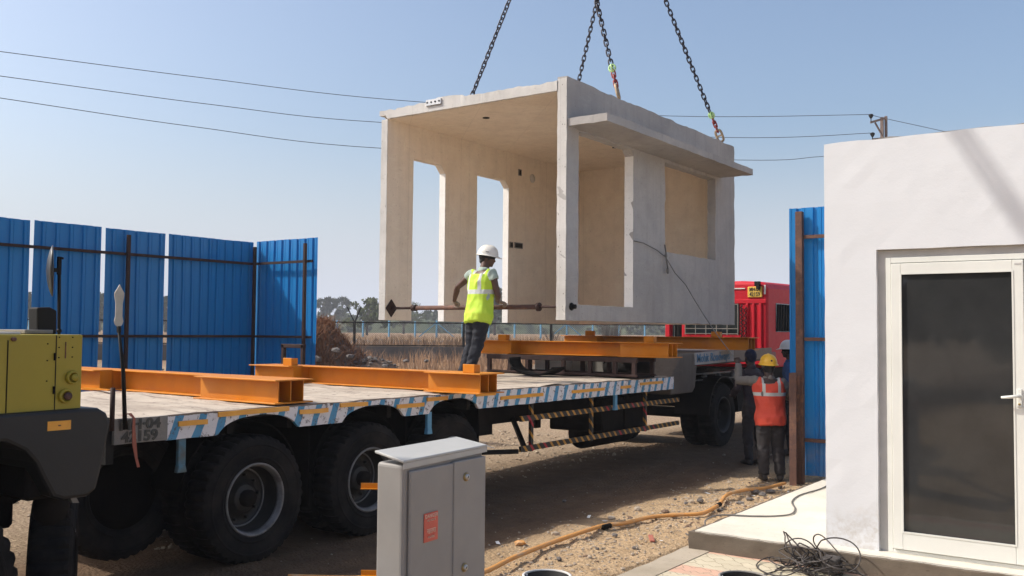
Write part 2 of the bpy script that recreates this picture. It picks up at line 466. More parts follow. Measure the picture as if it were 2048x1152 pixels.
def m_ground():
    t = NT('dry_dirt_ground')
    g = t.n('ShaderNodeNewGeometry').outputs['Position']
    a = t.noise(.35, 7, .6, src=g); b = t.noise(3.5, 8, .7, src=g); c = t.noise(40, 5, .7, src=g)
    col = t.mix(t.ramp(a, [(.35, 0.), (.65, 1.)]), (.60, .425, .25), (.68, .49, .30))
    col = t.mix(t.ramp(b, [(.45, 0.), (.75, 1.)]), col, (.44, .295, .165))
    col = t.mix(t.math('MULTIPLY', t.ramp(c, [(.4, 0.), (.75, 1.)]), .55), col, (.26, .165, .09))
    # paler gravel beyond the lorry, brown field far off
    x, y, z = t.xyz(g)
    # compacted lane beside the lorry, its shade also painted into the dirt colour
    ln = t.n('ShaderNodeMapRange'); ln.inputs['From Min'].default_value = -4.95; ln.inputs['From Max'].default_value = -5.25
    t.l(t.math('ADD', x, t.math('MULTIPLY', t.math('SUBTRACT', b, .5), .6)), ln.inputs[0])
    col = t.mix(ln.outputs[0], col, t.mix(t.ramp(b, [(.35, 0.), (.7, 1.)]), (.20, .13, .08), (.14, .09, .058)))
    gx = t.n('ShaderNodeMapRange'); gx.inputs['From Min'].default_value = -7.4; gx.inputs['From Max'].default_value = -8.6
    t.l(x, gx.inputs[0])
    gravel = t.mix(t.ramp(t.voro(26, src=g), [(.1, 0.), (.6, 1.)]), (.58, .45, .31), (.33, .245, .165))
    col = t.mix(gx.outputs[0], col, gravel)
    dd = t.math('ADD', t.math('MULTIPLY', x, -.578), t.math('MULTIPLY', y, .816))
    fr = t.n('ShaderNodeMapRange'); fr.inputs['From Min'].default_value = 34; fr.inputs['From Max'].default_value = 42
    t.l(dd, fr.inputs[0])
    field = t.mix(t.ramp(t.noise(.06, 8, .7, src=g), [(.35, 0.), (.7, 1.)]), (.30, .2, .115), (.22, .145, .09))
    field = t.mix(t.ramp(t.noise(.9, 8, .75, src=g), [(.5, 0.), (.8, 1.)]), field, (.2, .13, .08))
    col = t.mix(fr.outputs[0], col, field)
    crumb = t.ramp(t.noise(75, 3, .6, src=g), [(.36, 1.), (.42, 0.)])
    col = t.mix(t.math('MULTIPLY', crumb, .55), col, (.12, .075, .045))
    n = t.bump(c, 1.0, .035); n = t.bump(t.voro(32, src=g), .7, .025, n); n = t.bump(b, .6, .06, n)
    return t.done(col, .95, n, spec=.15)
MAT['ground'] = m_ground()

def m_pavers():
    t = NT('interlocking_pavers')
    x, y, z = t.xyz()
    wx = t.math('MULTIPLY', t.math('PINGPONG', t.math('MULTIPLY', y, 1.0), .06), .8)
    wy = t.math('MULTIPLY', t.math('PINGPONG', t.math('MULTIPLY', x, 1.0), .06), .8)
    cb = t.n('ShaderNodeCombineXYZ'); t.l(t.math('ADD', x, wx), cb.inputs[0]); t.l(t.math('ADD', y, wy), cb.inputs[1])
    br = t.n('ShaderNodeTexBrick'); br.offset = .5
    t.l(cb.outputs[0], br.inputs['Vector'])
    br.inputs['Scale'].default_value = 1; br.inputs['Brick Width'].default_value = .24; br.inputs['Row Height'].default_value = .13
    br.inputs['Mortar Size'].default_value = .004; br.inputs['Mortar Smooth'].default_value = .3
    br.inputs['Color1'].default_value = (.56, .5, .37, 1); br.inputs['Color2'].default_value = (.5, .45, .33, 1)
    br.inputs['Mortar'].default_value = (.2, .16, .11, 1)
    # pink stripes of pavers
    f = t.math('FRACT', t.math('MULTIPLY', y, 1 / .78))
    pk = t.ramp(f, [(.33, 1.), (.34, 0.)], 'CONSTANT')
    col = t.mix(t.math('MULTIPLY', pk, .75), br.outputs['Color'], t.mix(br.outputs['Fac'], (.58, .3, .22), (.2, .16, .11)))
    col = t.mix(t.math('MULTIPLY', t.ramp(t.noise(5, 8, .7), [(.4, 0.), (.75, 1.)]), .6), col, (.45, .37, .27))
    n = t.bump(t.math('SUBTRACT', 1.0, br.outputs['Fac']), .5, .006); n = t.bump(t.noise(80, 4), .3, .004, n)
    return t.done(col, .9, n, spec=.2)
MAT['pavers'] = m_pavers()
def leafmat(name, c, c2, s=1.5):
    t = NT(name)
    col = t.mix(t.ramp(t.noise(s, 4, .6), [(.3, 0.), (.7, 1.)]), c, c2)
    return t.done(col, .8, spec=.2)
MAT['leaf_far'] = leafmat('far_wood_leaves', (.05, .07, .035), (.09, .1, .05), .12)
MAT['leaf'] = leafmat('bush_leaves', (.06, .085, .03), (.11, .12, .05), .4)
MAT['palm'] = leafmat('palm_fronds', (.045, .065, .035), (.08, .09, .05), .3)
MAT['bark'] = simple('grey_bark', (.1, .085, .07), (.06, .05, .045), 8, .9, .3)
MAT['grass'] = leafmat('dry_grass', (.42, .27, .155), (.27, .155, .095), .6)
MAT['field_grass'] = leafmat('field_grass', (.31, .2, .12), (.22, .14, .085), .6)
MAT['straw'] = leafmat('brown_straw', (.28, .14, .075), (.17, .085, .05), 1.2)
MAT['soil'] = simple('brown_soil', (.2, .13, .085), (.13, .085, .06), 5, .95, .6, 25)
MAT['blue_post'] = simple('faded_blue_post', (.09, .28, .45), (.14, .33, .48), 3, .6, 0)
MAT['low_blue'] = simple('scuffed_blue_grey', (.07, .2, .28), (.1, .11, .1), 14, .7, .1)
MAT['wire'] = simple('power_wire', (.05, .05, .055), (.06, .06, .06), 3, .6, 0)
MAT['pole'] = simple('weathered_pole', (.22, .16, .13), (.15, .11, .1), 3, .8, .2)
# ------------------------------------------------------------------ camera, sun, sky
YAW, PITCH, ROLL, EYE, FPX = 35.3, 2.6, 0.5, 1.92, 1900.0
cam = bpy.data.cameras.new('camera'); camo = bpy.data.objects.new('camera', cam); COL.objects.link(camo)
MC = Matrix.Rotation(R(YAW), 3, 'Z') @ Matrix.Rotation(R(90 + PITCH), 3, 'X') @ Matrix.Rotation(R(ROLL), 3, 'Z')
camo.matrix_world = Matrix.Translation((0, 0, EYE)) @ MC.to_4x4()
cam.sensor_width = 36; cam.lens = 36 * FPX / 2048; cam.clip_start = .05; cam.clip_end = 6000
sc.camera = camo
FW = Vector((-math.sin(R(YAW)), math.cos(R(YAW)), 0)); RT = Vector((math.cos(R(YAW)), math.sin(R(YAW)), 0))
def at(x, y, d):
    """world point measured in the photograph at pixel x, y and depth d"""
    return Vector((0, 0, EYE)) + MC @ Vector(((x - 1024) / FPX, -(y - 576) / FPX, -1)) * d
def rd(r, d, z=0.0):
    return RT * r + FW * d + Vector((0, 0, z))

SUN = Vector((-.86, -.52, 1.0)).normalized()
sl = bpy.data.lights.new('sun', 'SUN'); sl.energy = 3.3; sl.angle = R(.55); sl.color = (1, .95, .87)
so = bpy.data.objects.new('sun', sl); COL.objects.link(so)
so.rotation_euler = SUN.to_track_quat('Z', 'Y').to_euler(); so.location = (-20, -12, 30)
w = bpy.data.worlds.new('World'); sc.world = w; w.use_nodes = True
nt = w.node_tree; bg = nt.nodes['Background']
sky = nt.nodes.new('ShaderNodeTexSky'); sky.sky_type = 'NISHITA'; sky.sun_disc = False
sky.sun_elevation = math.asin(SUN.z); sky.sun_rotation = R(238.9)
sky.air_density = 1.0; sky.dust_density = 4.0; sky.ozone_density = 1.5; sky.altitude = 10
# dusty air near the horizon: the sky whitens below about fifteen degrees
tcw = nt.nodes.new('ShaderNodeTexCoord'); sx_ = nt.nodes.new('ShaderNodeSeparateXYZ'); nt.links.new(tcw.outputs['Generated'], sx_.inputs[0])
rw = nt.nodes.new('ShaderNodeValToRGB'); rw.color_ramp.interpolation = 'EASE'
rw.color_ramp.elements[0].position = 0.0; rw.color_ramp.elements[0].color = (.95, .95, .95, 1)
rw.color_ramp.elements[1].position = .22; rw.color_ramp.elements[1].color = (0, 0, 0, 1)
nt.links.new(sx_.outputs[2], rw.inputs[0])
mw = nt.nodes.new('ShaderNodeMix'); mw.data_type = 'RGBA'; nt.links.new(rw.outputs[0], mw.inputs[0]); nt.links.new(sky.outputs[0], mw.inputs[6]); mw.inputs[7].default_value = (3.9, 4.15, 4.8, 1)
nt.links.new(mw.outputs[2], bg.inputs[0]); bg.inputs[1].default_value = .15
sc.view_settings.view_transform = 'Standard'; sc.view_settings.look = 'None'
sc.view_settings.exposure = .35; sc.view_settings.gamma = 1
sc.cycles.max_bounces = 8; sc.cycles.diffuse_bounces = 4; sc.cycles.use_denoising = True
sc.cycles.volume_bounces = 0

# ------------------------------------------------------------------ ground
def sstep(a, b, x):
    t = min(1, max(0, (x - a) / (b - a))); return t * t * (3 - 2 * t)
def gz(r, d):
    p = RT * r + FW * d
    z = sstep(22, 41, d) * .5
    if d > 42.6: z = 1.05 + sstep(60, 600, d) * .3
    k = 1.0 if d < 40 else .5
    n = (noise.noise(p * .5) * .045 + noise.noise(p * 1.9) * .02 + noise.noise(p * 6.5) * .012 + noise.noise(p * 17) * .005) * k
    # churned strip beside the slab, flattened tyre track
    if -4.75 < p.x < -3.6 and 5 < p.y < 13: n += abs(noise.noise(p * 4.0 + Vector((7, 3, 1)))) * .035
    if -9 < p.x < -4.6 and 3 < p.y < 18:      # wheel ruts along the lorry's lane
        for cx in (-5.6, -6.1):
            u = (p.x - cx - .05 * noise.noise(Vector((p.y * .6, cx, 0)))) / .13
            if abs(u) < 1: n -= .022 * (1 - u * u); n += .007 * math.sin(p.y * 42 + (u > 0) * 1.6) * (1 - u * u)
            elif abs(u) < 1.6: n += .012 * (1.6 - abs(u)) / .6
    if p.x > -3.72 and p.y > 5.3 and d < 30: n = min(n, 0) - .05
    if d > 60: n *= 4
    return z + n - .012
def spaced(bands):
    out = [bands[0][0]]
    for a, b, s in bands:
        n = max(1, round((b - a) / s))
        out += [a + (b - a) * (i + 1) / n for i in range(n)]
    return out
rs = spaced([(-2500, -300, 300), (-300, -60, 30), (-60, -14, 4), (-14, -6.4, .4), (-6.4, 5.6, .065), (5.6, 14, .5), (14, 60, 5), (60, 300, 30), (300, 2500, 300)])
ds = spaced([(-600, -40, 80), (-40, 3.5, 4), (3.5, 6, .25), (6, 14.5, .065), (14.5, 22, .3), (22, 42.5, 1.0), (42.5, 42.7, .2), (42.7, 120, 4), (120, 600, 40), (600, 4000, 400)])
mb = MB(); nr = len(rs)
vs = []
for d in ds:
    for r in rs:
        p = RT * r + FW * d; vs.append((p.x, p.y, gz(r, d)))
fs = []
for j in range(len(ds) - 1):
    for i in range(nr - 1):
        a = j * nr + i
        fs.append((a, a + 1, a + nr + 1, a + nr))
mb.add(vs, fs, True)
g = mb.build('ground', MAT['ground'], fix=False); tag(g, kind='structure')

# loose stones lying on the dirt
ico = [Vector(v) for v in ((0, 0, 1), (.9, 0, .35), (.28, .85, .4), (-.72, .53, .3), (-.72, -.53, .4), (.28, -.85, .35), (.72, .53, -.4), (-.28, .85, -.4), (-.9, 0, -.4), (-.28, -.85, -.4), (.72, -.53, -.4), (0, 0, -1))]
icf = [(0, 1, 2), (0, 2, 3), (0, 3, 4), (0, 4, 5), (0, 5, 1), (1, 6, 2), (2, 7, 3), (3, 8, 4), (4, 9, 5), (5, 10, 1), (6, 7, 2), (7, 8, 3), (8, 9, 4), (9, 10, 5), (10, 6, 1), (11, 7, 6), (11, 8, 7), (11, 9, 8), (11, 10, 9), (11, 6, 10)]
def stone(mb, c, s, rnd=random):
    q = Euler((rnd.uniform(0, 6), rnd.uniform(0, 6), rnd.uniform(0, 6))).to_matrix()
    sc3 = Vector((rnd.uniform(.7, 1.3), rnd.uniform(.6, 1.1), rnd.uniform(.45, .8)))
    vs = []
    for v in ico:
        u = q @ (v * rnd.uniform(.8, 1.15))
        vs.append(Vector(c) + Vector((u.x * sc3.x, u.y * sc3.y, u.z * sc3.z)) * s)
    mb.add(vs, icf, False)
mb = MB()
for i in range(5200):
    k = random.random()
    if k < .5: x, y, s = random.gauss(-4.35, .45), random.uniform(5, 12.5), abs(random.gauss(0, .008)) + .004
    elif k < .8: x, y, s = random.uniform(-13, -7.2), random.uniform(4, 15), abs(random.gauss(0, .014)) + .008
    else: x, y, s = random.uniform(-8, -3.8), random.uniform(5, 16), abs(random.gauss(0, .006)) + .004
    if x > -3.72: continue
    if -7.2 < x < -5.3 and random.random() < .75: continue
    if random.random() < .015: s *= 2.2
    p = Vector((x, y, 0)); z = gz(p.dot(RT), p.dot(FW))
    stone(mb, (x, y, z + s * .25), s)
o = mb.build('gravel', MAT['stone'], fix=False); tag(o, 'loose gravel and pebbles scattered over the sunlit dirt', 'gravel', kind='stuff')
mb = MB()
for (x, y, s) in [(1230, 1072, .03), (1268, 1098, .03), (1195, 1100, .022), (1128, 1003, .03), (1350, 1000, .03), (1372, 1008, .035), (1395, 1040, .03), (1118, 1120, .03), (1400, 1003, .05), (1510, 985, .06), (1525, 990, .05), (1540, 984, .06), (1500, 1000, .05), (1560, 975, .05), (1480, 1008, .045), (1440, 1022, .04)]:
    t = at(x, y, 1) - Vector((0, 0, EYE)); p = Vector((0, 0, EYE)) + t * (-EYE / t.z)
    stone(mb, (p.x, p.y, .01), s)
o = mb.build('rubble', MAT['rock'], fix=False); tag(o, 'pale broken stones strewn beside the slab and hose', 'rubble', kind='stuff')

mb = MB(); rnd_ = random.Random(91)
for i in range(170):
    x, y = rnd_.gauss(-4.2, .42), rnd_.uniform(5.3, 12.3)
    if x > -3.75: continue
    p = Vector((x, y, 0)); s_ = rnd_.uniform(.008, .02) if rnd_.random() < .88 else rnd_.uniform(.025, .045)
    stone(mb, (x, y, gz(p.dot(RT), p.dot(FW)) + s_ * .1), s_, rnd_)
o = mb.build('dirt_clods', MAT['soil'], fix=False); tag(o, 'crumbled brown earth clods beside the slab and hose', 'clods', kind='stuff')
mb = MB()
for i in range(30):
    x, y = rnd_.gauss(-4.3, .5), rnd_.uniform(5.4, 12)
    if x > -3.78: continue
    p = Vector((x, y, 0)); z = gz(p.dot(RT), p.dot(FW)) + .012; a = rnd_.uniform(0, 6); l = rnd_.uniform(.02, .05)
    d_ = Vector((math.cos(a), math.sin(a), rnd_.uniform(-.1, .3))); e_ = Vector((-math.sin(a), math.cos(a), 0))
    c_ = Vector((x, y, z)); q_ = [c_ - d_ * l - e_ * l * .4, c_ + d_ * l - e_ * l * .3, c_ + d_ * l * .8 + e_ * l * .45, c_ - d_ * l * .7 + e_ * l * .4]
    mb.add(q_ + [v + Vector((0, 0, .002)) for v in q_], [(0, 3, 2, 1), (4, 5, 6, 7), (0, 1, 5, 4), (1, 2, 6, 5), (2, 3, 7, 6), (3, 0, 4, 7)])
o = mb.build('paper_scraps', MAT['plaster'], fix=False); tag(o, 'small pale chips and scraps littering the dirt', 'litter', kind='stuff')

# paved apron, pale kerb strip beside it, concrete slab
mb = MB().box(-3.42, 4, 5.35, 7.88, -.08, .012)
tag(mb.build('pavement', MAT['pavers']), kind='structure')
mb = MB()
n = 40; pts = []
for i in range(n + 1):
    y = 5.35 + (7.95 - 5.35) * i / n
    pts.append((y, -3.66 + .02 * noise.noise(Vector((y * 3, 0, 0)))))
for i in range(n):
    (y0, a0), (y1, a1) = pts[i], pts[i + 1]
    mb.add([(a0, y0, .018), (-3.42, y0, .018), (-3.42, y1, .018), (a1, y1, .018), (a0, y0, -.08), (-3.42, y0, -.08), (-3.42, y1, -.08), (a1, y1, -.08)],
           [(0, 1, 2, 3), (0, 3, 7, 4), (1, 5, 6, 2)] + ([(0, 4, 5, 1)] if i == 0 else []))
tag(mb.build('kerb_strip', MAT['kerb']), kind='structure')

def rough_block(x0, x1, y0, y1, z0, z1, step, amp, top=None):
    """box surface cut into a grid and roughened"""
    mb = MB()
    def face(o, u, v, nu, nv):
        vs = []; fs = []
        for j in range(nv + 1):
            for i in range(nu + 1):
                p = o + u * i / nu + v * j / nv
                q = p + noise.noise_vector(p * 6) * amp + noise.noise_vector(p * 23) * amp * .45
                vs.append(q)
        for j in range(nv):
            for i in range(nu):
                a = j * (nu + 1) + i
                fs.append((a, a + 1, a + nu + 2, a + nu + 1))
        mb.add(vs, fs, True)
    X, Y, Z = Vector((x1 - x0, 0, 0)), Vector((0, y1 - y0, 0)), Vector((0, 0, z1 - z0))
    nx, ny, nz = [max(1, min(160, round(l / step))) for l in (x1 - x0, y1 - y0, z1 - z0)]
    O = Vector((x0, y0, z0))
    face(O, X, Z, nx, nz); face(O + Y, Z, X, nz, nx); face(O, Z, Y, nz, ny); face(O + X, Y, Z, ny, nz)
    face(O, Y, X, ny, nx); face(O + Z, X, Y, nx, ny)
    return mb
slab = rough_block(-3.575, 4, 7.888, 11.8, -.1, .172, .05, .004)
so_ = slab.build('slab', MAT['conc_slab']); tag(so_, kind='structure')
sk = rough_block(-3.62, 4, 7.845, 7.9, -.1, .160, .03, .010)
tag(sk.build('slab_edge', MAT['conc_dark']), kind='structure')
sk = rough_block(-3.63, -3.565, 7.88, 11.8, -.1, .158, .04, .010)
tag(sk.build('slab_edge', MAT['conc_dark']), kind='structure')

# ------------------------------------------------------------------ grid wall with openings
def gridwall(origin, U, V, N, lu, lv, th, holes, step=.09, amp=.003, edge=.006, topfn=None):
    """slab in plane (U,V), thickness th along N; holes = [(u0,u1,v0,v1)]"""
    def cuts(L, extra):
        c = sorted(set([0, L] + [round(e, 4) for e in extra if 0 < e < L])); out = []
        for a, b in zip(c, c[1:]):
            n = max(1, round((b - a) / step)); out += [a + (b - a) * i / n for i in range(n)]
        return out + [L]
    us = cuts(lu, [h for H in holes for h in H[:2]]); vs_ = cuts(lv, [h for H in holes for h in H[2:]])
    O = Vector(origin); U = Vector(U); V = Vector(V); N = Vector(N)
    def solid(i, j):
        if i < 0 or j < 0 or i >= len(us) - 1 or j >= len(vs_) - 1: return False
        u = (us[i] + us[i + 1]) / 2; v = (vs_[j] + vs_[j + 1]) / 2
        return not any(h[0] < u < h[1] and h[2] < v < h[3] for h in holes)
    mb = MB(); idx = {}; vv = []; ff = []
    def vert(i, j, k):
        key = (i, j, k)
        if key not in idx:
            around = [solid(i - 1, j - 1), solid(i, j - 1), solid(i - 1, j), solid(i, j)]
            v = vs_[j]
            if topfn and j == len(vs_) - 1: v += topfn(us[i])
            p = O + U * us[i] + V * v + N * th * k
            e = edge if not all(around) else amp
            p = p + noise.noise_vector(p * 7) * e + noise.noise_vector(p * 31) * e * .4
            idx[key] = len(vv); vv.append(p)
        return idx[key]
    for i in range(len(us) - 1):
        for j in range(len(vs_) - 1):
            if not solid(i, j): continue
            ff.append((vert(i, j, 0), vert(i, j + 1, 0), vert(i + 1, j + 1, 0), vert(i + 1, j, 0)))
            ff.append((vert(i, j, 1), vert(i + 1, j, 1), vert(i + 1, j + 1, 1), vert(i, j + 1, 1)))
            if not solid(i - 1, j): ff.append((vert(i, j, 0), vert(i, j, 1), vert(i, j + 1, 1), vert(i, j + 1, 0)))
            if not solid(i + 1, j): ff.append((vert(i + 1, j, 0), vert(i + 1, j + 1, 0), vert(i + 1, j + 1, 1), vert(i + 1, j, 1)))
            if not solid(i, j - 1): ff.append((vert(i, j, 0), vert(i + 1, j, 0), vert(i + 1, j, 1), vert(i, j, 1)))
            if not solid(i, j + 1): ff.append((vert(i, j + 1, 0), vert(i, j + 1, 1), vert(i + 1, j + 1, 1), vert(i + 1, j + 1, 0)))
    mb.add(vv, ff, False)
    return mb

# ------------------------------------------------------------------ hanging precast room
BX0, BX1, BY0, BY1, BZ0, BZ1 = -9.32, -6.2, 9.9, 15.27, 2.06, 5.09
room = empty('precast_room', (-7.76, 12.6, BZ0), 'open fronted grey concrete precast room hanging from chains above the flatbed trailer', 'precast room')
H = BZ1 - BZ0
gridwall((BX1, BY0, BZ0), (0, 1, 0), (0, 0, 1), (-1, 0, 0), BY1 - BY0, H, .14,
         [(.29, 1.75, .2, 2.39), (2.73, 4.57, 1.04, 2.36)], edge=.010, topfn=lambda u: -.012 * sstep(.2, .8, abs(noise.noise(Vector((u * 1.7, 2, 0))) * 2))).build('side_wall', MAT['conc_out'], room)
gridwall((BX0 + .12, BY0 + .004, BZ0), (0, 1, 0), (0, 0, 1), (-1, 0, 0), BY1 - BY0 - .12, H - .168, .12,
         [(.56, 1.31, -.1, 2.38), (2.1, 2.98, -.1, 2.37)], edge=.004).build('side_wall', MAT['conc_in'], room)
gridwall((BX0 + .12, BY1 - .12, BZ0), (1, 0, 0), (0, 0, 1), (0, 1, 0), BX1 - .14 - BX0 - .12 - .003, H - .166, .12, []).build('back_wall', MAT['conc_in'], room)
# lintel corners (haunches) of the two doorways in the far wall and the door in the near wall
mb = MB()
for y in (BY0 + 1.31, BY0 + 2.98):
    z = BZ0 + 2.38
    mb.prism([(y + .01, z + .01), (y - .13, z + .01), (y + .01, z - .13)], BX0 + .004, BX0 + .118, 'x')
mb.build('haunch', MAT['conc_in'], room)
mb = MB(); mb.prism([(BY0 + 1.76, BZ0 + 2.4), (BY0 + 1.66, BZ0 + 2.4), (BY0 + 1.76, BZ0 + 2.3)], BX1 - .137, BX1 - .004, 'x')
mb.build('haunch', MAT['conc_out'], room)
def ragged(u):
    k = noise.noise(Vector((u * 1.3, 0, 4))) * .035 + noise.noise(Vector((u * 9, 0, 4))) * .014
    if 1.0 < u < 1.5: k += .02
    if u < .3: k -= .02
    return k
mb = MB(); n = 80; L = BX1 - .14 - (BX0 - .03)
top = []; 
def roof_top(x, y): return BZ1 - .03 + noise.noise(Vector((x * 2.2, y * 2.2, 1))) * .015 + ragged((x - BX0)) * max(0, 1 - (y - BY0) / .35)
ys = [0, .03, .1, .22, .4] + [.4 + (BY1 - BY0 - .4) * i / 26 for i in range(1, 27)]
vs = []; fs = []
for y in ys:
    for i in range(n + 1):
        x = BX0 - .03 + L * i / n
        vs.append((x, BY0 - .012 + y + (noise.noise(Vector((x * 14, 0, 0))) * .008 if y < .01 else 0), roof_top(x, BY0 + y)))
m_ = len(ys)
for j in range(m_ - 1):
    for i in range(n):
        a = j * (n + 1) + i; fs.append((a, a + 1, a + n + 2, a + n + 1))
base = len(vs)
for y in ys:
    for i in range(n + 1):
        x = BX0 - .03 + L * i / n
        vs.append((x, BY0 - .012 + y, BZ1 - .165 + (noise.noise(Vector((x * 14, 3, 0))) * .006 if y < .01 else 0) + (.05 if x < BX0 + .1 and y < .2 else 0)))
for j in range(m_ - 1):
    for i in range(n):
        a = base + j * (n + 1) + i; fs.append((a, a + n + 1, a + n + 2, a + 1))
for i in range(n):
    fs.append((i, base + i, base + i + 1, i + 1))
    a = (m_ - 1) * (n + 1) + i; fs.append((a, a + 1, base + a + 1, base + a))
for j in range(m_ - 1):
    a = j * (n + 1); fs.append((a, a + n + 1, base + a + n + 1, base + a))
    a = a + n; fs.append((a, base + a, base + a + n + 1, a + n + 1))
mb.add(vs, fs, False)
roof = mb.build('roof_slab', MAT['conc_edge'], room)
# ceiling lining sits 3 mm under the slab so that it keeps the inner colour with bounce light painted in
mb = MB().box(BX0 + .11, BX1 - .142, BY0 + .03, BY1 - .11, BZ1 - .172, BZ1 - .158); mb.build('ceiling', MAT['conc_in'], room)
# near-white jamb liners, light put into their colour; pale concrete on front edges
MB().box(BX0 + .003, BX0 + .117, BY0 + 1.306, BY0 + 1.311, BZ0, BZ0 + 2.26).build('door_jamb', MAT['plaster'], room)
MB().box(BX0 + .003, BX0 + .117, BY0 + 2.976, BY0 + 2.981, BZ0, BZ0 + 2.25).build('door_jamb', MAT['plaster'], room)
MB().box(BX1 - .137, BX1 - .003, BY0 + 1.745, BY0 + 1.751, BZ0 + .2, BZ0 + 2.3).build('door_jamb', MAT['plaster'], room)
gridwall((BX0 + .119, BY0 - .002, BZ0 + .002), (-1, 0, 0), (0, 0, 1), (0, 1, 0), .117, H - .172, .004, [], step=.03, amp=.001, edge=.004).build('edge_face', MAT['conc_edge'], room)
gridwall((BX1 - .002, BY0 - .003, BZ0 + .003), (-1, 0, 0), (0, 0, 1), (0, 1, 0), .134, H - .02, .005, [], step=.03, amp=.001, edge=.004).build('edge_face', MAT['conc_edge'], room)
# canopy
mb = gridwall((BX1 + .002, BY0 + .02, 4.47), (0, 1, 0), (1, 0, 0), (0, 0, 1), 4.74, .56, .095, [], edge=.008)
mb.build('canopy', MAT['conc_out'], room)
# steel plate let into the roof edge, with four dark sockets
mb = MB().box(-8.47, -8.2, BY0 - .035, BY0, 5.0, 5.085)
pl = mb.build('embed_plate', MAT['lock'], room, bevel=.004)
mb = MB()
for k in range(4): mb.cyl((-8.44 + k * .07, BY0 - .04, 5.045), (-8.44 + k * .07, BY0 - .03, 5.045), .013)
mb.build('socket_hole', MAT['black'], pl)
# switch boxes and openings on the inner wall, ceiling points
XI = BX0 + .12
def wallbox(y0, y1, z0, z1):
    f = MB().box(XI, XI + .012, y0 - .015, y1 + .015, z0 - .015, z1 + .015).build('switch_box', MAT['conc_wall'], room)
    MB().box(XI + .01, XI + .015, y0, y1, z0, z1).build('recess', MAT['black'], f)
wallbox(12.92, 12.99, 3.33, 3.4); wallbox(13.06, 13.27, 3.335, 3.405); wallbox(13.16, 13.22, 4.58, 4.66)
MB().cyl((XI, 13.57, 4.57), (XI + .012, 13.57, 4.57), .075, 24).build('vent_hole', MAT['conc_edge'], room)
for (x, y) in ((-7.97, 10.59), (-7.5, 13.46)):
    MB().cyl((x, y, BZ1 - .18), (x, y, BZ1 - .165), .05, 20).build('ceiling_socket', MAT['black'], room)
# chipped pock marks on the end faces
mb = MB()
for i in range(34):
    if random.random() < .6: c = (random.uniform(BX0 + .01, BX0 + .11), BY0 + .001, random.uniform(2.1, 4.7))
    else: c = (random.uniform(BX1 - .12, BX1 - .02), BY0 - .001, random.uniform(2.1, 5))
    mb.ball(c, (random.uniform(.004, .012), .004, random.uniform(.006, .016)), 4)
mb.build('pock_mark', MAT['conc_wall'], room)

# spreader strut held between the two walls at the open end
st = empty('strut', (-7.7, 10.02, 2.2), 'dark steel screw strut spanning the open end of the hanging room', 'strut')
yb = 10.02; zb = 2.23
mb = MB(); mb.prism([(yb - .115, zb), (yb, zb - .125), (yb + .115, zb), (yb, zb + .125)], XI + .002, XI + .016, 'x')
mb.build('diamond_plate', MAT['dark_steel'], st)
MB().cyl((XI + .01, yb, zb), (-8.75, yb, zb), .018).build('screw_rod', MAT['dark_steel'], st)
mb = MB(); mb.cyl((-8.8, yb, zb), (-8.72, yb, zb), .042); mb.build('collar', MAT['dark_steel'], st)
MB().cyl((-8.74, yb, zb), (-6.68, yb, zb), .031).build('sleeve', MAT['rust_steel'], st)
mb = MB(); mb.cyl((-6.7, yb, zb), (-6.66, yb, zb), .055); mb.build('collar', MAT['dark_steel'], st)
MB().cyl((-6.66, yb, zb), (-6.13, yb, zb), .017).build('screw_rod', MAT['dark_steel'], st)
mb = MB(); mb.cyl((-6.196, yb, zb), (-6.18, yb, zb), .05, 8); mb.cyl((-6.18, yb, zb), (-6.13, yb, zb), .032, 6); mb.build('nut', MAT['black'], st)

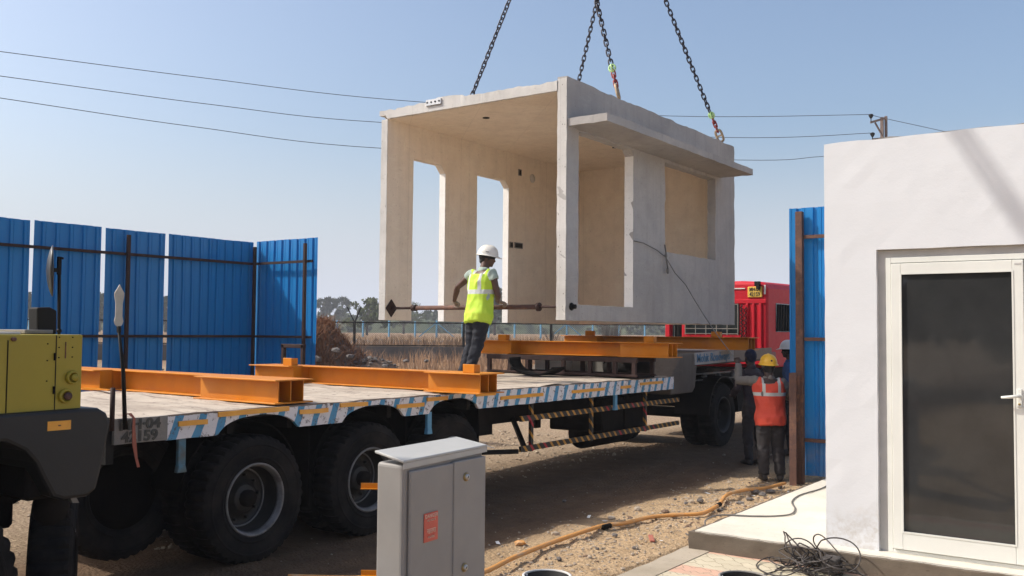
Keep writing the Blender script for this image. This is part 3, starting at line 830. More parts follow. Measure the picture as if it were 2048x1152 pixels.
# ------------------------------------------------------------------ chains
def link_mesh(mb, c, d, side, L=.052, W=.026, wire=.0085):
    """one oval link centred c, long axis d, wide axis side"""
    pts = []
    for k in range(12):
        a = 2 * PI * k / 12
        ca, sa = math.cos(a), math.sin(a)
        pts.append(c + d * (ca * W + (L - W) * (1 if ca > .01 else -1 if ca < -.01 else 0)) + side * sa * W)
    mb.tube(pts, wire, 6, closed=True)
def make_chain(a, b, fittings, label, sag=.04):
    a = Vector(a); b = Vector(b)
    root = empty('lifting_chain', a, label, 'chain', 'lifting chains holding the precast room')
    d = (b - a).normalized(); s0 = d.cross(Vector((0, 0, 1))).normalized(); s1 = d.cross(s0)
    q = Matrix.Rotation(.6, 3, d)
    s0 = q @ s0; s1 = q @ s1
    start = 0.0
    if fittings:
        # tan clutch on the roof edge, red hook, green shortening clutch
        mb = MB(); c = a + d * .095
        pts = []
        for k in range(14):
            t = 2 * PI * k / 14
            cc_, ss_ = math.cos(t), math.sin(t); pts.append(c + d * math.copysign(abs(cc_) ** .6, cc_) * .1 + s0 * math.copysign(abs(ss_) ** .6, ss_) * .05)
        mb.tube(pts, .02, 8, closed=True)
        mb.bar(c - s0 * .05, c + s0 * .05, .03, .02)
        mb.build('lifting_clutch', MAT['tan_link'], root)
        mb = MB()
        for (t0, sd) in ((.215, s1), (.30, s0), (.37, s1)):
            link_mesh(mb, a + d * t0, d, sd, .062, .026, .012)
        mb.build('red_hook', MAT['red_link'], root)
        mb = MB(); c = a + d * .46
        for k in (0, 1):
            sd = (s0, s1)[k]
            pts = [c + d * math.cos(2 * PI * i / 12) * .052 + sd * math.sin(2 * PI * i / 12) * .045 for i in range(12)]
            mb.tube(pts, .014, 6, closed=True)
        mb.build('green_coupling', MAT['green_link'], root)
        start = .53
    L = (b - a).length; pitch = .082; n = int((L - start) / pitch)
    mb = MB()
    for i in range(n):
        t = start + pitch * (i + .4)
        p = a + d * t - Vector((0, 0, 1)) * sag * 4 * (t / L) * (1 - t / L)
        rr = Matrix.Rotation(random.uniform(-.2, .2), 3, d)
        link_mesh(mb, p, d, rr @ (s0 if i % 2 else s1), .056, .029, .011)
    mb.build('chain_links', MAT['chain'], root)
TOPA, TOPB, TOPD = at(1172, -407, 14.3), at(1105, -394, 14.2), at(1282, -394, 14.6)
A0 = Vector((-8.56, 10.83, 5.06))
make_chain(A0, at(1171, -400, 14.6), False, 'leftmost dark chain, rising from the ragged front edge of the roof')
make_chain(Vector((-6.215, 11.25, 5.1)), at(1105, -394, 14.4), True, 'dark chain with green coupling and red hook, nearest the middle of the roof edge')
make_chain(Vector((-6.215, 14.76, 5.1)), at(1176, -400, 14.9), True, 'rightmost dark chain with red hook at the far right corner of the roof')
make_chain(Vector((-8.82, 13.94, 5.04)), at(1282, -394, 15.2), False, 'plain dark chain dropping behind the top front corner of the roof')

# tag line from the room down to the man in the orange vest
pts = [(-6.33, 11.72, 3.2), (-6.19, 11.66, 3.18), (-6.17, 11.9, 3.17), (-6.165, 12.3, 3.1), (-6.165, 12.58, 3.02), (-6.1, 12.75, 2.8), (-5.95, 12.8, 2.62)]
pts += [tuple(Vector((-5.95, 12.8, 2.62)).lerp(Vector((-5.0, 12.36, 1.56)), k / 8) - Vector((0, 0, .05 * math.sin(PI * k / 8)))) for k in range(1, 9)]
pts += [(-4.99, 12.3, 1.42), (-4.97, 12.28, 1.2)]
tl = empty('tag_line', (-5.5, 12.5, 2), 'thin grey guide rope running from the room to the hand of the man in orange', 'rope')
MB().tube(pts, .0065, 6).build('rope', MAT['rope'], tl)
mb = MB(); mb.tube([(-6.17, 12.56, 3.2), (-6.16, 12.58, 3.1), (-6.15, 12.57, 3.0), (-6.14, 12.6, 2.86)], .011, 6)
mb.ball((-6.14, 12.6, 2.82), (.02, .03, .05), 6); mb.ball((-6.155, 12.57, 3.04), (.02, .028, .028), 6)
mb.build('knot', MAT['rope'], tl)
# ------------------------------------------------------------------ wheels
def tyre_mesh(Rr=.525, W=.27, rim=.285):
    """outer sidewall at x=0, body towards -x, centred on the hub"""
    n = 120; prof = [(rim, -.03), (rim + .02, -.008), (rim + .045, .002), (rim + .05, .007), (rim + .06, .007), (rim + .065, .001), (rim + .12, .006), (rim + .15, .005), (rim + .155, .010), (rim + .163, .010), (rim + .168, .003), (Rr - .045, -.006), (Rr - .015, -.02), (Rr, -.045), (Rr + .003, -W / 2), (Rr, -W + .045), (Rr - .015, -W + .02), (Rr - .045, -W + .006), (rim + .1, -W), (rim, -W + .03), (rim - .02, -W / 2)]
    vs = []
    for j, (r, h) in enumerate(prof):
        for k in range(n):
            a = 2 * PI * k / n; rr = r
            if j in (12, 13, 14, 15, 16) and k % 3 == 0: rr -= (.014, .022, .010, .022, .014)[j - 12]
            vs.append(Vector((h, rr * math.cos(a), rr * math.sin(a))))
    m = len(prof); fs = []
    for i in range(m):
        j = (i + 1) % m
        for k in range(n):
            l = (k + 1) % n
            fs.append((i * n + k, i * n + l, j * n + l, j * n + k))
    mb = MB(); mb.add(vs, fs, False); return mb.mesh('tyre')
def rim_mesh():
    mb = MB()
    mb.lathe([(.29, -.03), (.3, -.012), (.292, -.002), (.278, -.012), (.268, -.05), (.262, -.06), (.285, -.055)], (0, 0, 0), 'x', 56, closed=True)
    mb.lathe([(.244, -.2), (.236, -.192), (.228, -.2), (.236, -.212)], (0, 0, 0), 'x', 56, closed=True)
    return mb.mesh('rim')
def disc_mesh():
    mb = MB()
    mb.lathe([(.268, -.05), (.252, -.13), (.24, -.215), (.22, -.225), (.2, -.235), (.16, -.228), (.15, -.215), (.12, -.21), (.116, -.15), (.10, -.138), (.045, -.135), (.04, -.125), (.0001, -.125)], (0, 0, 0), 'x', 44, cap=False)
    for k in range(10):
        a = 2 * PI * k / 10
        mb.cyl((-.23, .185 * math.cos(a), .185 * math.sin(a)), (-.2, .185 * math.cos(a), .185 * math.sin(a)), .013, 6)
    return mb.mesh('wheel_disc')
TY, RI, DI = tyre_mesh(), rim_mesh(), disc_mesh()
for me, m in ((TY, 'tyre'), (RI, 'rim'), (DI, 'rim_in')): me.materials.append(MAT[m])
RD = RI.copy(); RD.materials.clear(); RD.materials.append(MAT['rim_in'])
def wheel(parent, x, y, z=.525, side=1, rot=0.0, s=1.0, plain=False):
    e = bpy.data.objects.new('wheel', None); COL.objects.link(e); e.parent = parent
    e.location = Vector((x, y, z)) - ORG[parent.name]; e.empty_display_size = .2
    e.rotation_euler = (rot, 0, 0 if side > 0 else PI); e.scale = (s, s, s)
    for nm, me in (('tyre', TY), ('rim', RD if parent.name.startswith('tractor') else RI), ('disc', DI)):
        if plain and nm != 'tyre': continue
        o = bpy.data.objects.new(nm, me); COL.objects.link(o); o.parent = e
    return e

# ------------------------------------------------------------------ flatbed trailer
TX = -6.2; TL = -8.85; DZ = 1.27
tr = empty('flatbed_trailer', (-7.5, 8.5, 0), 'long flatbed trailer with chipped blue and white striped side board and dusty deck', 'trailer')
WY = (5.2, 6.55, 7.75)
def board_poly(y0, y1, zt, zb, arches, hw=.40, pk=.135, step=.03):
    """profile (y,z) of the side board, bottom edge with wheel arches"""
    top = []; bot = []
    n = int((y1 - y0) / step)
    for i in range(n + 1):
        y = y0 + (y1 - y0) * i / n
        b = zb
        for c in arches:
            u = (y - c) / hw
            if abs(u) < 1: b = zb + pk * math.sqrt(1 - u * u)
        top.append((y, zt + noise.noise(Vector((y * 2.5, 0, 0))) * .009 + noise.noise(Vector((y * 11, 0, 0))) * .003)); bot.append((y, b + noise.noise(Vector((y * 5, 3, 0))) * .006))
    return top, bot
def strip_solid(mb, top, bot, x0, x1):
    n = len(top); vs = []
    for (a, b) in zip(top, bot):
        wob = noise.noise(Vector((a[0] * 1.6, 9, 0))) * .008
        vs += [(x0, a[0], a[1]), (x1 + wob, a[0], a[1]), (x1 + wob * 1.3, b[0], b[1]), (x0, b[0], b[1])]
    fs = [(0, 1, 2, 3), tuple(4 * (n - 1) + k for k in (3, 2, 1, 0))]
    for i in range(n - 1):
        a = 4 * i
        for k in range(4):
            l = (k + 1) % 4
            fs.append((a + k, a + 4 + k, a + 4 + l, a + l))
    mb.add(vs, fs)
for sx0, sx1 in ((TX - .03, TX), (TL, TL + .03)):
    top, bot = board_poly(4.33, 12.93, 1.272, 1.085, WY)
    mb = MB(); strip_solid(mb, top, bot, sx0, sx1); sb = mb.build('side_board', MAT['stripes'], tr)
    if sx1 == TX: near_board = sb
top, bot = board_poly(3.9, 4.33, 1.272, 1.09, ())
mb = MB(); strip_solid(mb, top, bot, TX - .03, TX + .003)
nb = mb.build('number_board', MAT['conc_wall'], tr)
lettering('number', 'MH\u00b704', .105, MAT['grey_ink'], nb, (TX + .008, 4.10, 1.222), (0, 1, 0), (0, 0, 1), 1.15, .004)
lettering('number', '42159', .105, MAT['grey_ink'], nb, (TX + .008, 4.10, 1.135), (0, 1, 0), (0, 0, 1), 1.12, .004)
# yellow reflective tapes stuck along the board
for (y0, y1, z0, z1) in ((4.42, 4.68, 1.185, 1.215), (5.62, 5.95, 1.2, 1.225), (4.78, 5.5, 1.235, 1.262), (6.85, 7.25, 1.17, 1.2), (7.3, 7.62, 1.215, 1.243), (6.1, 6.45, 1.225, 1.252), (8.55, 9.4, 1.165, 1.192), (8.1, 8.45, 1.225, 1.25), (10.05, 10.85, 1.165, 1.19), (11.3, 11.58, 1.17, 1.187), (11.85, 12.55, 1.19, 1.213)):
    mb = MB(); n = 12; vs = []
    for i in range(n + 1):
        y = y0 + (y1 - y0) * i / n; wz = noise.noise(Vector((y * 3, 5, 0))) * .006; zm = (z0 + z1) / 2; z0 = zm - .019; z1 = zm + .019
        x = TX + .014
        vs += [(x, y, z0 + wz), (x, y, z1 + wz), (x - .02, y, z1 + wz), (x - .02, y, z0 + wz)]
    fs = [(0, 1, 2, 3), tuple(4 * n + k for k in (3, 2, 1, 0))]
    for i in range(n):
        a = 4 * i
        for k in range(4): fs.append((a + k, a + 4 + k, a + 4 + (k + 1) % 4, a + (k + 1) % 4))
    mb.add(vs, fs); mb.build('reflective_tape', MAT['orange_tape'], near_board)
# deck
mb = MB(); mb.box(TL + .035, TX - .035, 3.9, 12.9, 1.2, 1.262); mb.build('deck', MAT['chassis'], tr)
mb = MB(); nx, ny = 30, 110; vs = []; fs = []
for j in range(ny + 1):
    for i in range(nx + 1):
        x = TL + .02 + (TX - TL - .045) * i / nx; y = 3.93 + 8.95 * j / ny
        z = 1.272 + abs(noise.noise(Vector((x * 1.6, y * 1.6, 0)))) * .03 + noise.noise(Vector((x * 6, y * 6, 0))) * .007
        if i == nx: z -= .004; x += noise.noise(Vector((y * 4, 0, 0))) * .012
        vs.append((x, y, z))
for j in range(ny):
    for i in range(nx):
        a = j * (nx + 1) + i; fs.append((a, a + 1, a + nx + 2, a + nx + 1))
mb.add(vs, fs, True); mb.build('deck_cover', MAT['deck'], tr, fix=False)
# chassis rails, cross members, axles, tail
mb = MB()
for x in (-7.0, -8.05): mb.box(x - .07, x + .07, 4.0, 13.2, .78, 1.19)
for k in range(14): mb.box(TL + .06, TX - .06, 4.3 + k * .62, 4.36 + k * .62, 1.08, 1.19)
for y in WY:
    mb.cyl((TL + .1, y, .525), (TX - .1, y, .525), .07, 10)
    mb.box(-7.1, -6.9, y - .45, y + .45, .62, .72); mb.box(-8.15, -7.95, y - .45, y + .45, .62, .72)
mb.build('chassis', MAT['chassis'], tr)
MB().box(TL + .05, TX - .035, 3.86, 3.92, .95, 1.255).build('tail_beam', MAT['black'], tr)
sp2 = bpy.data.objects.new('spare_wheel', TY); COL.objects.link(sp2); sp2.parent = tr; sp2.location = Vector((-6.75, 4.36, .64)) - ORG[tr.name]
MB().cyl((-7.05, 4.36, .64), (-6.78, 4.36, .64), .3, 24).build('spare_carrier', MAT['rubber'], tr)
MB().bar((-6.9, 4.36, .64), (-6.9, 4.36, 1.2), .1).build('spare_hanger', MAT['rubber'], tr)
mb = MB()
for y in WY:
    for xa, xb in ((TX - .62, TX - .2), (TL + .2, TL + .62)):
        mb = MB(); vs = []; fs = []; n = 18
        for i in range(n + 1):
            a = R(8) + R(164) * i / n
            for x in (xa, xb):
                for rr in (.60, .615): vs.append((x, y + rr * math.cos(a), .56 + rr * math.sin(a)))
        for i in range(n):
            b = 4 * i
            fs += [(b, b + 4, b + 6, b + 2), (b + 1, b + 3, b + 7, b + 5), (b, b + 1, b + 5, b + 4), (b + 2, b + 6, b + 7, b + 3)]
        mb.add(vs, fs); mb.build('mudguard', MAT['rubber'], tr)
for i, y in enumerate(WY):
    for (x, sd) in ((TX - .02, 1), (TX - .34, 1), (TL + .02, -1), (TL + .34, -1)):
        wheel(tr, x, y, .525, sd, rot=i * .7 + x)
# loose rubber flaps between the wheels, blue lashing brackets
for y in (5.86, 7.14, 8.33):
    mb = MB(); n = 6; vs = []; fs = []
    for i in range(n + 1):
        z = 1.1 - .75 * i / n; yy = y + noise.noise(Vector((z * 3, y, 0))) * .03
        vs += [(TX - .14, yy, z), (TX - .14, yy + .012, z), (TX - .6, yy + .012, z), (TX - .6, yy, z)]
    fs = [(0, 1, 2, 3), tuple(4 * n + k for k in (3, 2, 1, 0))]
    for i in range(n):
        a = 4 * i
        for k in range(4): fs.append((a + k, a + 4 + k, a + 4 + (k + 1) % 4, a + (k + 1) % 4))
    mb.add(vs, fs); mb.build('mud_flap', MAT['rubber'], tr)
for (y, z0) in ((4.47, .88), (7.36, .93), (11.2, .93)):
    mb = MB(); mb.box(TX - .045, TX - .01, y - .03, y + .035, z0, 1.1); mb.prism([(y - .04, z0 - .05), (y + .045, z0 - .05), (y + .03, z0 + .01), (y - .028, z0 + .01)], TX - .05, TX - .005, 'x')
    mb.build('lashing_bracket', MAT['blue_post'] if y > 5 else MAT['low_blue'], tr, bevel=.004)
# striped side guard: two rails and three uprights
GX = -6.32
for (z, y0, y1) in ((.9, 9.12, 13.35), (.55, 9.12, 13.35)):
    MB().box(GX - .02, GX + .012, y0, y1, z - .031, z + .031).build('side_guard_rail', MAT['hazard'], tr)
for y in (9.4, 10.8, 12.32):
    MB().box(GX - .06, GX - .021, y - .024, y + .024, .5, 1.09).build('side_guard_post', MAT['hazard'], tr)
mb = MB(); mb.bar((GX - .05, 9.3, .52), (-7.0, 9.9, .85), .05); mb.bar((GX - .05, 9.15, .52), (-7.2, 8.3, .5), .05); mb.build('guard_brace', MAT['black'], tr)
# landing gear, air tanks, spare wheel under the deck
mb = MB()
for x in (-6.75, -8.3):
    mb.box(x - .07, x + .07, 12.3, 12.44, .42, 1.0)
mb.cyl((-8.3, 12.37, .6), (-6.7, 12.37, .6), .03)
mb.build('landing_gear', MAT['chassis'], tr, bevel=.006)
MB().cyl((-8.0, 9.0, .92), (-8.0, 9.9, .92), .14, 16).build('air_tank', MAT['chassis'], tr)
MB().box(-7.0, -6.6, 8.6, 8.95, .72, 1.05).build('battery_box', MAT['chassis'], tr)
mb = MB(); mb.box(-7.6, -6.7, 11.7, 13.0, .5, .98); mb.build('tool_box', MAT['chassis'], tr, bevel=.02)
MB().cyl((-7.3, 12.1, .42), (-7.3, 13.4, .42), .22, 20).build('fuel_tank', MAT['chassis'], tr)
sp = bpy.data.objects.new('spare_wheel', TY); COL.objects.link(sp); sp.parent = tr; sp.location = Vector((-7.9, 13.6, .62)) - ORG[tr.name]; sp.rotation_euler = (0, PI / 2, 0)
# gooseneck and upper frame
mb = MB(); mb.prism([(12.86, 1.0), (12.86, 1.26), (13.25, 1.595), (17.0, 1.61), (17.0, 1.43), (13.78, 1.41), (13.72, 1.08), (13.62, 1.0)], TL + .1, TX - .012, 'x')
gn = mb.build('gooseneck', MAT['neck'], tr, bevel=.02, seg=2)
mb = MB(); mb.prism([(13.66, 1.42), (13.66, 1.61), (15.2, 1.64), (15.2, 1.45)], TX - .01, TX + .012, 'x')
nbd = mb.build('name_board', MAT['conc_out'], gn)
lettering('owner_name', 'Mohit Roadways', .185, MAT['blue_ink'], nbd, (TX + .018, 14.36, 1.53), (0, 1, .018), (0, 0, 1), 1.05, .003)
mb = MB(); mb.prism([(15.22, 1.45), (15.22, 1.64), (17.0, 1.66), (17.0, 1.47)], TX - .012, TX + .01, 'x'); mb.build('side_board', MAT['stripes'], tr)
mb = MB(); mb.box(TX + .011, TX + .016, 15.75, 16.15, 1.55, 1.59); mb.build('reflective_tape', MAT['orange_tape'], nbd)

# ------------------------------------------------------------------ orange lifting beams on the deck
def lifting_beam(x0, y, z, L, plate, label, blocks):
    """beam lies along x, front flange edge at y"""
    h = .205; ft = .012
    e = empty('lifting_beam', (x0 + L / 2, y + .2, z), label, 'steel beam', 'orange steel beams laid across the trailer')
    mb = MB()
    # middle I section, set back
    for zz in (z, z + h - ft):
        mb.box(x0 + plate, x0 + L - plate, y + .21, y + .42, zz, zz + ft)
    mb.box(x0 + plate, x0 + L - plate, y + .309, y + .321, z + ft, z + h - ft)
    mb.build('girder', MAT['orange'], e, bevel=.002)
    for a, b in ((x0, x0 + plate), (x0 + L - plate, x0 + L)):
        mb = MB()
        for zz in (z, z + h - ft): mb.box(a - (.03 if a == x0 else .002), b + (.05 if b > x0 + L - .01 else .002), y, y + .425, zz + .001, zz + ft + .001)
        for yy in (y + .075, y + .21, y + .35): mb.box(a, b, yy, yy + .012, z + ft, z + h - ft)
        s = a if a > x0 + .1 else b - .012
        mb.box(s, s + .012, y + .0872, y + .349, z + ft, z + h - ft)
        mb.build('end_section', MAT['orange'], e, bevel=.002)
    for bx in blocks:
        mb = MB(); mb.box(bx - .075, bx + .075, y + .1, y + .115, z + h + .002, z + h + .09); mb.box(bx - .075, bx + .075, y + .115, y + .2, z + h + .002, z + h + .012); mb.box(bx - .075, bx - .065, y + .115, y + .2, z + h + .012, z + h + .088); mb.box(bx + .065, bx + .075, y + .115, y + .2, z + h + .012, z + h + .088)
        mb.build('stop_block', MAT['orange'], e, bevel=.003)
    return e
lifting_beam(-10.0, 5.38, 1.285, 3.72, 1.05, 'orange steel beam at the rear of the trailer, partly behind the yellow crane body', ())
lifting_beam(-9.2, 7.55, 1.285, 3.42, .68, 'orange steel beam in front of the man in the lime vest', (-8.66, -5.95))
lifting_beam(-9.1, 11.72, 1.572, 3.36, .74, 'orange steel beam resting on the dark trestle frame', (-8.55, -6.05))
lifting_beam(-9.25, 14.66, 1.645, 3.5, .68, 'farthest orange steel beam, nearest the red cab', (-8.75, -6.33))
# small dark welded hoop standing on the far end of the second beam and offcut plate
hp = MB(); hp.bar((-9.75, 8.55, 1.27), (-9.75, 8.55, 1.72), .05); hp.bar((-9.38, 8.55, 1.27), (-9.38, 8.55, 1.72), .05); hp.bar((-9.78, 8.55, 1.7), (-9.35, 8.55, 1.7), .05)
o = hp.build('steel_hoop', MAT['dark_steel'], origin=(-9.56, 8.55, 1.27), bevel=.004); tag(o, 'dark square steel hoop standing behind the left end of the second orange beam', 'steel frame')
o = MB().box(-9.0, -8.55, 5.3, 5.36, 1.305, 1.318).build('offcut', MAT['orange'], origin=(-8.8, 5.33, 1.3)); tag(o, 'thin orange steel offcut lying on the deck in front of the rear beam', 'steel strip')

# ------------------------------------------------------------------ trestle, blocks and drum under the third beam
ts = empty('trestle', (-7.4, 11.9, DZ), 'low dark steel trestle with many uprights under the third orange beam', 'trestle')
for (yy) in (11.66, 12.2):
    mb = MB(); mb.box(-8.72, -6.15, yy, yy + .05, 1.5, 1.568); mb.build('top_rail', MAT['dark_steel'], ts, bevel=.004)
    mb = MB(); mb.box(-8.72, -6.15, yy, yy + .05, 1.3, 1.335); mb.build('bottom_rail', MAT['dark_steel'], ts, bevel=.004)
    for x in (-8.68, -8.3, -7.98, -7.35, -6.9, -6.5, -6.2):
        MB().box(x - .028, x + .028, yy + .003, yy + .047, 1.335, 1.5).build('upright', MAT['dark_steel'], ts)
MB().box(-8.75, -6.15, 11.72, 12.2, 1.281, 1.3).build('base_plate', MAT['chassis'], ts)
mb = MB(); vs = []; fs = []; n = 26
for i in range(n + 1):
    t = i / n; a = R(172) + R(162) * t
    x = -7.62 + .43 * math.cos(a); z = 1.51 + .225 * math.sin(a)
    th = .02
    nx_, nz_ = math.cos(a), math.sin(a)
    yy = 11.3 - .08 * t + (.012 if i % 2 else 0)
    vs += [(x, yy, z), (x, 11.58, z), (x - nx_ * th, 11.58, z - nz_ * th), (x - nx_ * th, yy, z - nz_ * th)]
fs = [(0, 1, 2, 3), tuple(4 * n + k for k in (3, 2, 1, 0))]
for i in range(n):
    a = 4 * i
    for k in range(4): fs.append((a + k, a + 4 + k, a + 4 + (k + 1) % 4, a + (k + 1) % 4))
mb.add(vs, fs, False)
o = mb.build('tyre_strip', MAT['tyre'], origin=(-7.6, 11.5, DZ)); tag(o, 'curved strip of old tyre tread lying on the deck before the trestle', 'tyre strip')
def block(x0, x1, y0, y1, z0, z1, label, mat='conc_edge'):
    mb = rough_block(x0, x1, y0, y1, z0, z1, .06, .02)
    o = mb.build('concrete_block', MAT[mat], origin=((x0 + x1) / 2, (y0 + y1) / 2, z0)); tag(o, label, 'block', 'concrete blocks behind the trestle')
block(-8.3, -7.75, 12.35, 12.75, 1.28, 1.53, 'pale concrete block behind the left part of the trestle')
block(-7.65, -7.1, 12.4, 12.75, 1.28, 1.5, 'grey concrete block behind the middle of the trestle', 'conc_wall')
mb = MB(); mb.tube([(-7.1, 12.5, 1.39), (-6.35, 12.45, 1.41)], [.1, .115], 20)
o = mb.build('drum', MAT['chassis'], origin=(-6.7, 12.5, DZ)); tag(o, 'dark cylinder lying on the deck behind the right end of the trestle', 'drum')
mb = MB()
for i in range(26): stone(mb, (random.uniform(-6.9, -6.3), random.uniform(12.2, 12.7), 1.29), random.uniform(.012, .045))
tag(mb.build('deck_rubble', MAT['rock'], fix=False), 'small rubble lying on the front corner of the deck', 'rubble', kind='stuff')

# ------------------------------------------------------------------ tractor unit with red cab
tc = empty('tractor_unit', (-7.6, 17, 0), 'dark lorry tractor with bright red cab and barred rear window', 'lorry')
CX0, CX1, CY0, CY1, CZ0, CZ1 = -8.45, -6.6, 17.9, 19.9, 1.25, 2.95
def cab_ring(y, zt, xin=0):
    x0, x1 = CX0 + xin, CX1 - xin; r = .12
    pts = [(x0, CZ0), (x0, zt - r * 1.3), (x0 + .05, zt - r * .5), (x0 + r * 1.3, zt - .02), (x0 + .5, zt)]
    pts += [(x1 - .5, zt), (x1 - r * 1.3, zt - .02), (x1 - .05, zt - r * .5), (x1, zt - r * 1.3), (x1, CZ0)]
    return [Vector((x, y, z)) for x, z in pts]
mb = MB(); rg = [cab_ring(CY0, 2.9, .03), cab_ring(CY0 + .06, 2.95), cab_ring(CY1 - .3, 2.97), cab_ring(CY1 - .08, 2.9, .02), cab_ring(CY1, 2.6, .05)]
mb.rings(rg); mb.sm = [False] * len(mb.sm)
cb = mb.build('cab', MAT['red'], tc, bevel=.03, seg=2)
YB = CY0
# rear wall pressings, roof band, window with bars
mb = MB()
for x in (-6.72, -6.86, -6.99): mb.box(x - .045, x + .012, YB - .03, YB + .01, 1.62, 2.5)
mb.build('rear_rib', MAT['red'], cb, bevel=.012, seg=2)
MB().box(CX0 + .02, CX1 - .02, YB - .02, YB + .01, 2.5, 2.58).build('roof_band', MAT['red'], cb, bevel=.008)
MB().box(-8.32, -7.17, YB - .012, YB + .01, 1.9, 2.48).build('window', MAT['cab_glass'], cb)
mb = MB()
for z in (1.9, 2.0, 2.48): mb.box(-8.32, -7.17, YB - .06, YB - .05, z, z + .014)
for k in range(6): x = -8.31 + k * .225; mb.box(x, x + .012, YB - .062, YB - .048, 1.88, 2.5)
mb.build('window_bars', MAT['conc_wall'], cb)
mb = MB(); pts = [(-7.1 + .02 * math.sin(k * 2.4), YB - .06, 2.48 - k * .028) for k in range(24)]; mb.tube(pts, .016, 6)
pts = [(-7.03 + .025 * math.sin(k * 1.9), YB - .05, 2.44 - k * .03) for k in range(24)]; mb.tube(pts, .012, 6); mb.build('coiled_hose', MAT['black'], cb)
yp = MB().box(-6.99, -6.7, YB - .028, YB + .02, 2.62, 2.83).build('number_plate', MAT['plate_yellow'], cb, bevel=.01)
lettering('number', 'MH-04', .10, MAT['ink'], yp, (-6.845, YB - .033, 2.775), (1, 0, 0), (0, 0, 1), .78, .001)
lettering('number', '42159', .115, MAT['ink'], yp, (-6.845, YB - .033, 2.68), (1, 0, 0), (0, 0, 1), .74, .001)
MB().box(-8.2, -7.05, YB - .018, YB + .02, 2.79, 2.81).build('white_tape', MAT['upvc'], cb)
mb = MB(); mb.box(-6.66, -6.635, YB - .02, YB + .02, 2.68, 2.86); mb.build('white_tape', MAT['upvc'], cb)
mb = MB(); mb.box(-6.83, -6.73, YB - .09, YB - .01, 2.84, 2.93); mb.box(-6.79, -6.73, YB - .1, YB - .02, 2.78, 2.86); mb.build('bracket', MAT['black'], cb)
# side: door window with slats, dark lower red
sd = MB().box(CX1 - .01, CX1 + .008, 18.35, 19.55, 1.95, 2.52).build('side_window', MAT['cab_glass'], cb)
mb = MB()
for k in range(8): y = 18.42 + k * .15; mb.bar((CX1 + .02, y, 1.96), (CX1 + .02, y + .04, 2.5), .022)
mb.build('window_bars', MAT['black'], sd)
MB().box(CX1 - .02, CX1 + .03, YB - .03, 18.3, 1.3, 1.56).build('step_panel', MAT['red_dark'], cb, bevel=.02)
MB().box(CX0 + .4, CX1, YB - .06, YB, 1.3, 1.6).build('rear_valance', MAT['red'], cb, bevel=.02)
# small red post and grey cylinder left of the cab (air intake)
MB().box(-8.56, -8.46, 17.45, 17.6, 1.2, 2.35).build('air_intake', MAT['red'], tc, bevel=.01)
MB().cyl((-8.34, 17.6, 1.4), (-8.34, 17.6, 2.1), .07).build('exhaust', MAT['chassis'], tc)
mb = MB()
for x in (-7.2, -8.1): mb.box(x - .05, x + .05, 13.6, 20.0, .75, 1.02)
mb.box(-8.3, -7.0, 14.6, 15.9, 1.02, 1.3); mb.cyl((-8.7, 15.35, .53), (-6.5, 15.35, .53), .09)
mb.box(-8.6, -6.75, 16.2, 17.7, .55, .98); mb.box(-6.9, -6.6, 16.3, 17.4, .5, 1.05)
mb.box(-8.4, -6.65, 17.9, 19.9, .7, 1.25)
mb.build('chassis', MAT['chassis'], tc, bevel=.02)
mb = MB(); mb.cyl((-6.9, 16.5, 1.15), (-6.9, 17.3, 1.15), .1); mb.cyl((-6.75, 14.2, 1.22), (-6.75, 16.4, 1.22), .02); mb.cyl((-6.7, 14.0, 1.12), (-6.7, 16.6, 1.12), .012)
for k in range(5): mb.ball((-6.72, 14.0 + k * .6, 1.17), .05, 6)
mb.build('air_lines', MAT['rim'], tc)
mb = MB(); vs = []; fs = []; n = 22
for i in range(n + 1):
    a = R(0) + R(180) * i / n
    for x in (-6.42, -7.05):
        for rr in (.615, .63): vs.append((x, 15.35 + rr * math.cos(a), .56 + rr * math.sin(a)))
for i in range(n):
    b = 4 * i
    fs += [(b, b + 4, b + 6, b + 2), (b + 1, b + 3, b + 7, b + 5), (b, b + 1, b + 5, b + 4), (b + 2, b + 6, b + 7, b + 3)]
mb.add(vs, fs); mb.build('mudguard', MAT['black'], tc)
for (x, sdn) in ((-6.42, 1), (-6.74, 1), (-8.75, -1), (-8.43, -1)): wheel(tc, x, 15.35, .53, sdn, .3, 1.02)
wheel(tc, -6.65, 19.0, .53, 1, .9); wheel(tc, -8.4, 19.0, .53, -1, .9)

# ------------------------------------------------------------------ crane carrier at the left edge
CR = -5.0
cr = empty('crane_truck', (-6, 1, 0), 'yellow green mobile crane body with dark fender and round mirror at the left edge', 'crane')
mb = MB(); mb.prism([(-2.5, 1.40), (2.5, 1.44), (2.9, 1.455), (2.94, 1.46), (2.94, 1.88), (-2.5, 1.875)], CR - 2.3, CR, 'x')
bp = mb.build('body_panel', MAT['crane'], cr, bevel=.008, seg=2)
MB().box(CR - .001, CR + .0035, 2.785, 2.789, 1.47, 1.875).build('panel_seam', MAT['black'], bp)
mb = MB()
for (y, z) in ((2.792 + .012, 1.865), (2.792 + .012, 1.81), (2.792 + .012, 1.755), (2.88, 1.865), (2.88, 1.81), (2.88, 1.757), (2.74, 1.83), (2.74, 1.74), (2.74, 1.63)):
    mb.ball((CR + .001, y, z), (.004, .0045, .0045), 4)
mb.build('bolt', MAT['chassis'], bp)
def cap(y, z, r, rust):
    mb = MB(); mb.lathe([(r, 0), (r, .018), (r * .78, .03), (r * .72, .02), (r * .7, .012), (.0001, .012)], (CR, y, z), 'x', 28); c = mb.build('filler_cap', MAT['crane'], bp)
    mb = MB(); mb.cyl((CR + .01, y + .008, z), (CR + .03, y + .008, z), r * .55, 14); mb.build('cap_knob', MAT['rust_steel' if rust else 'crane'], c)
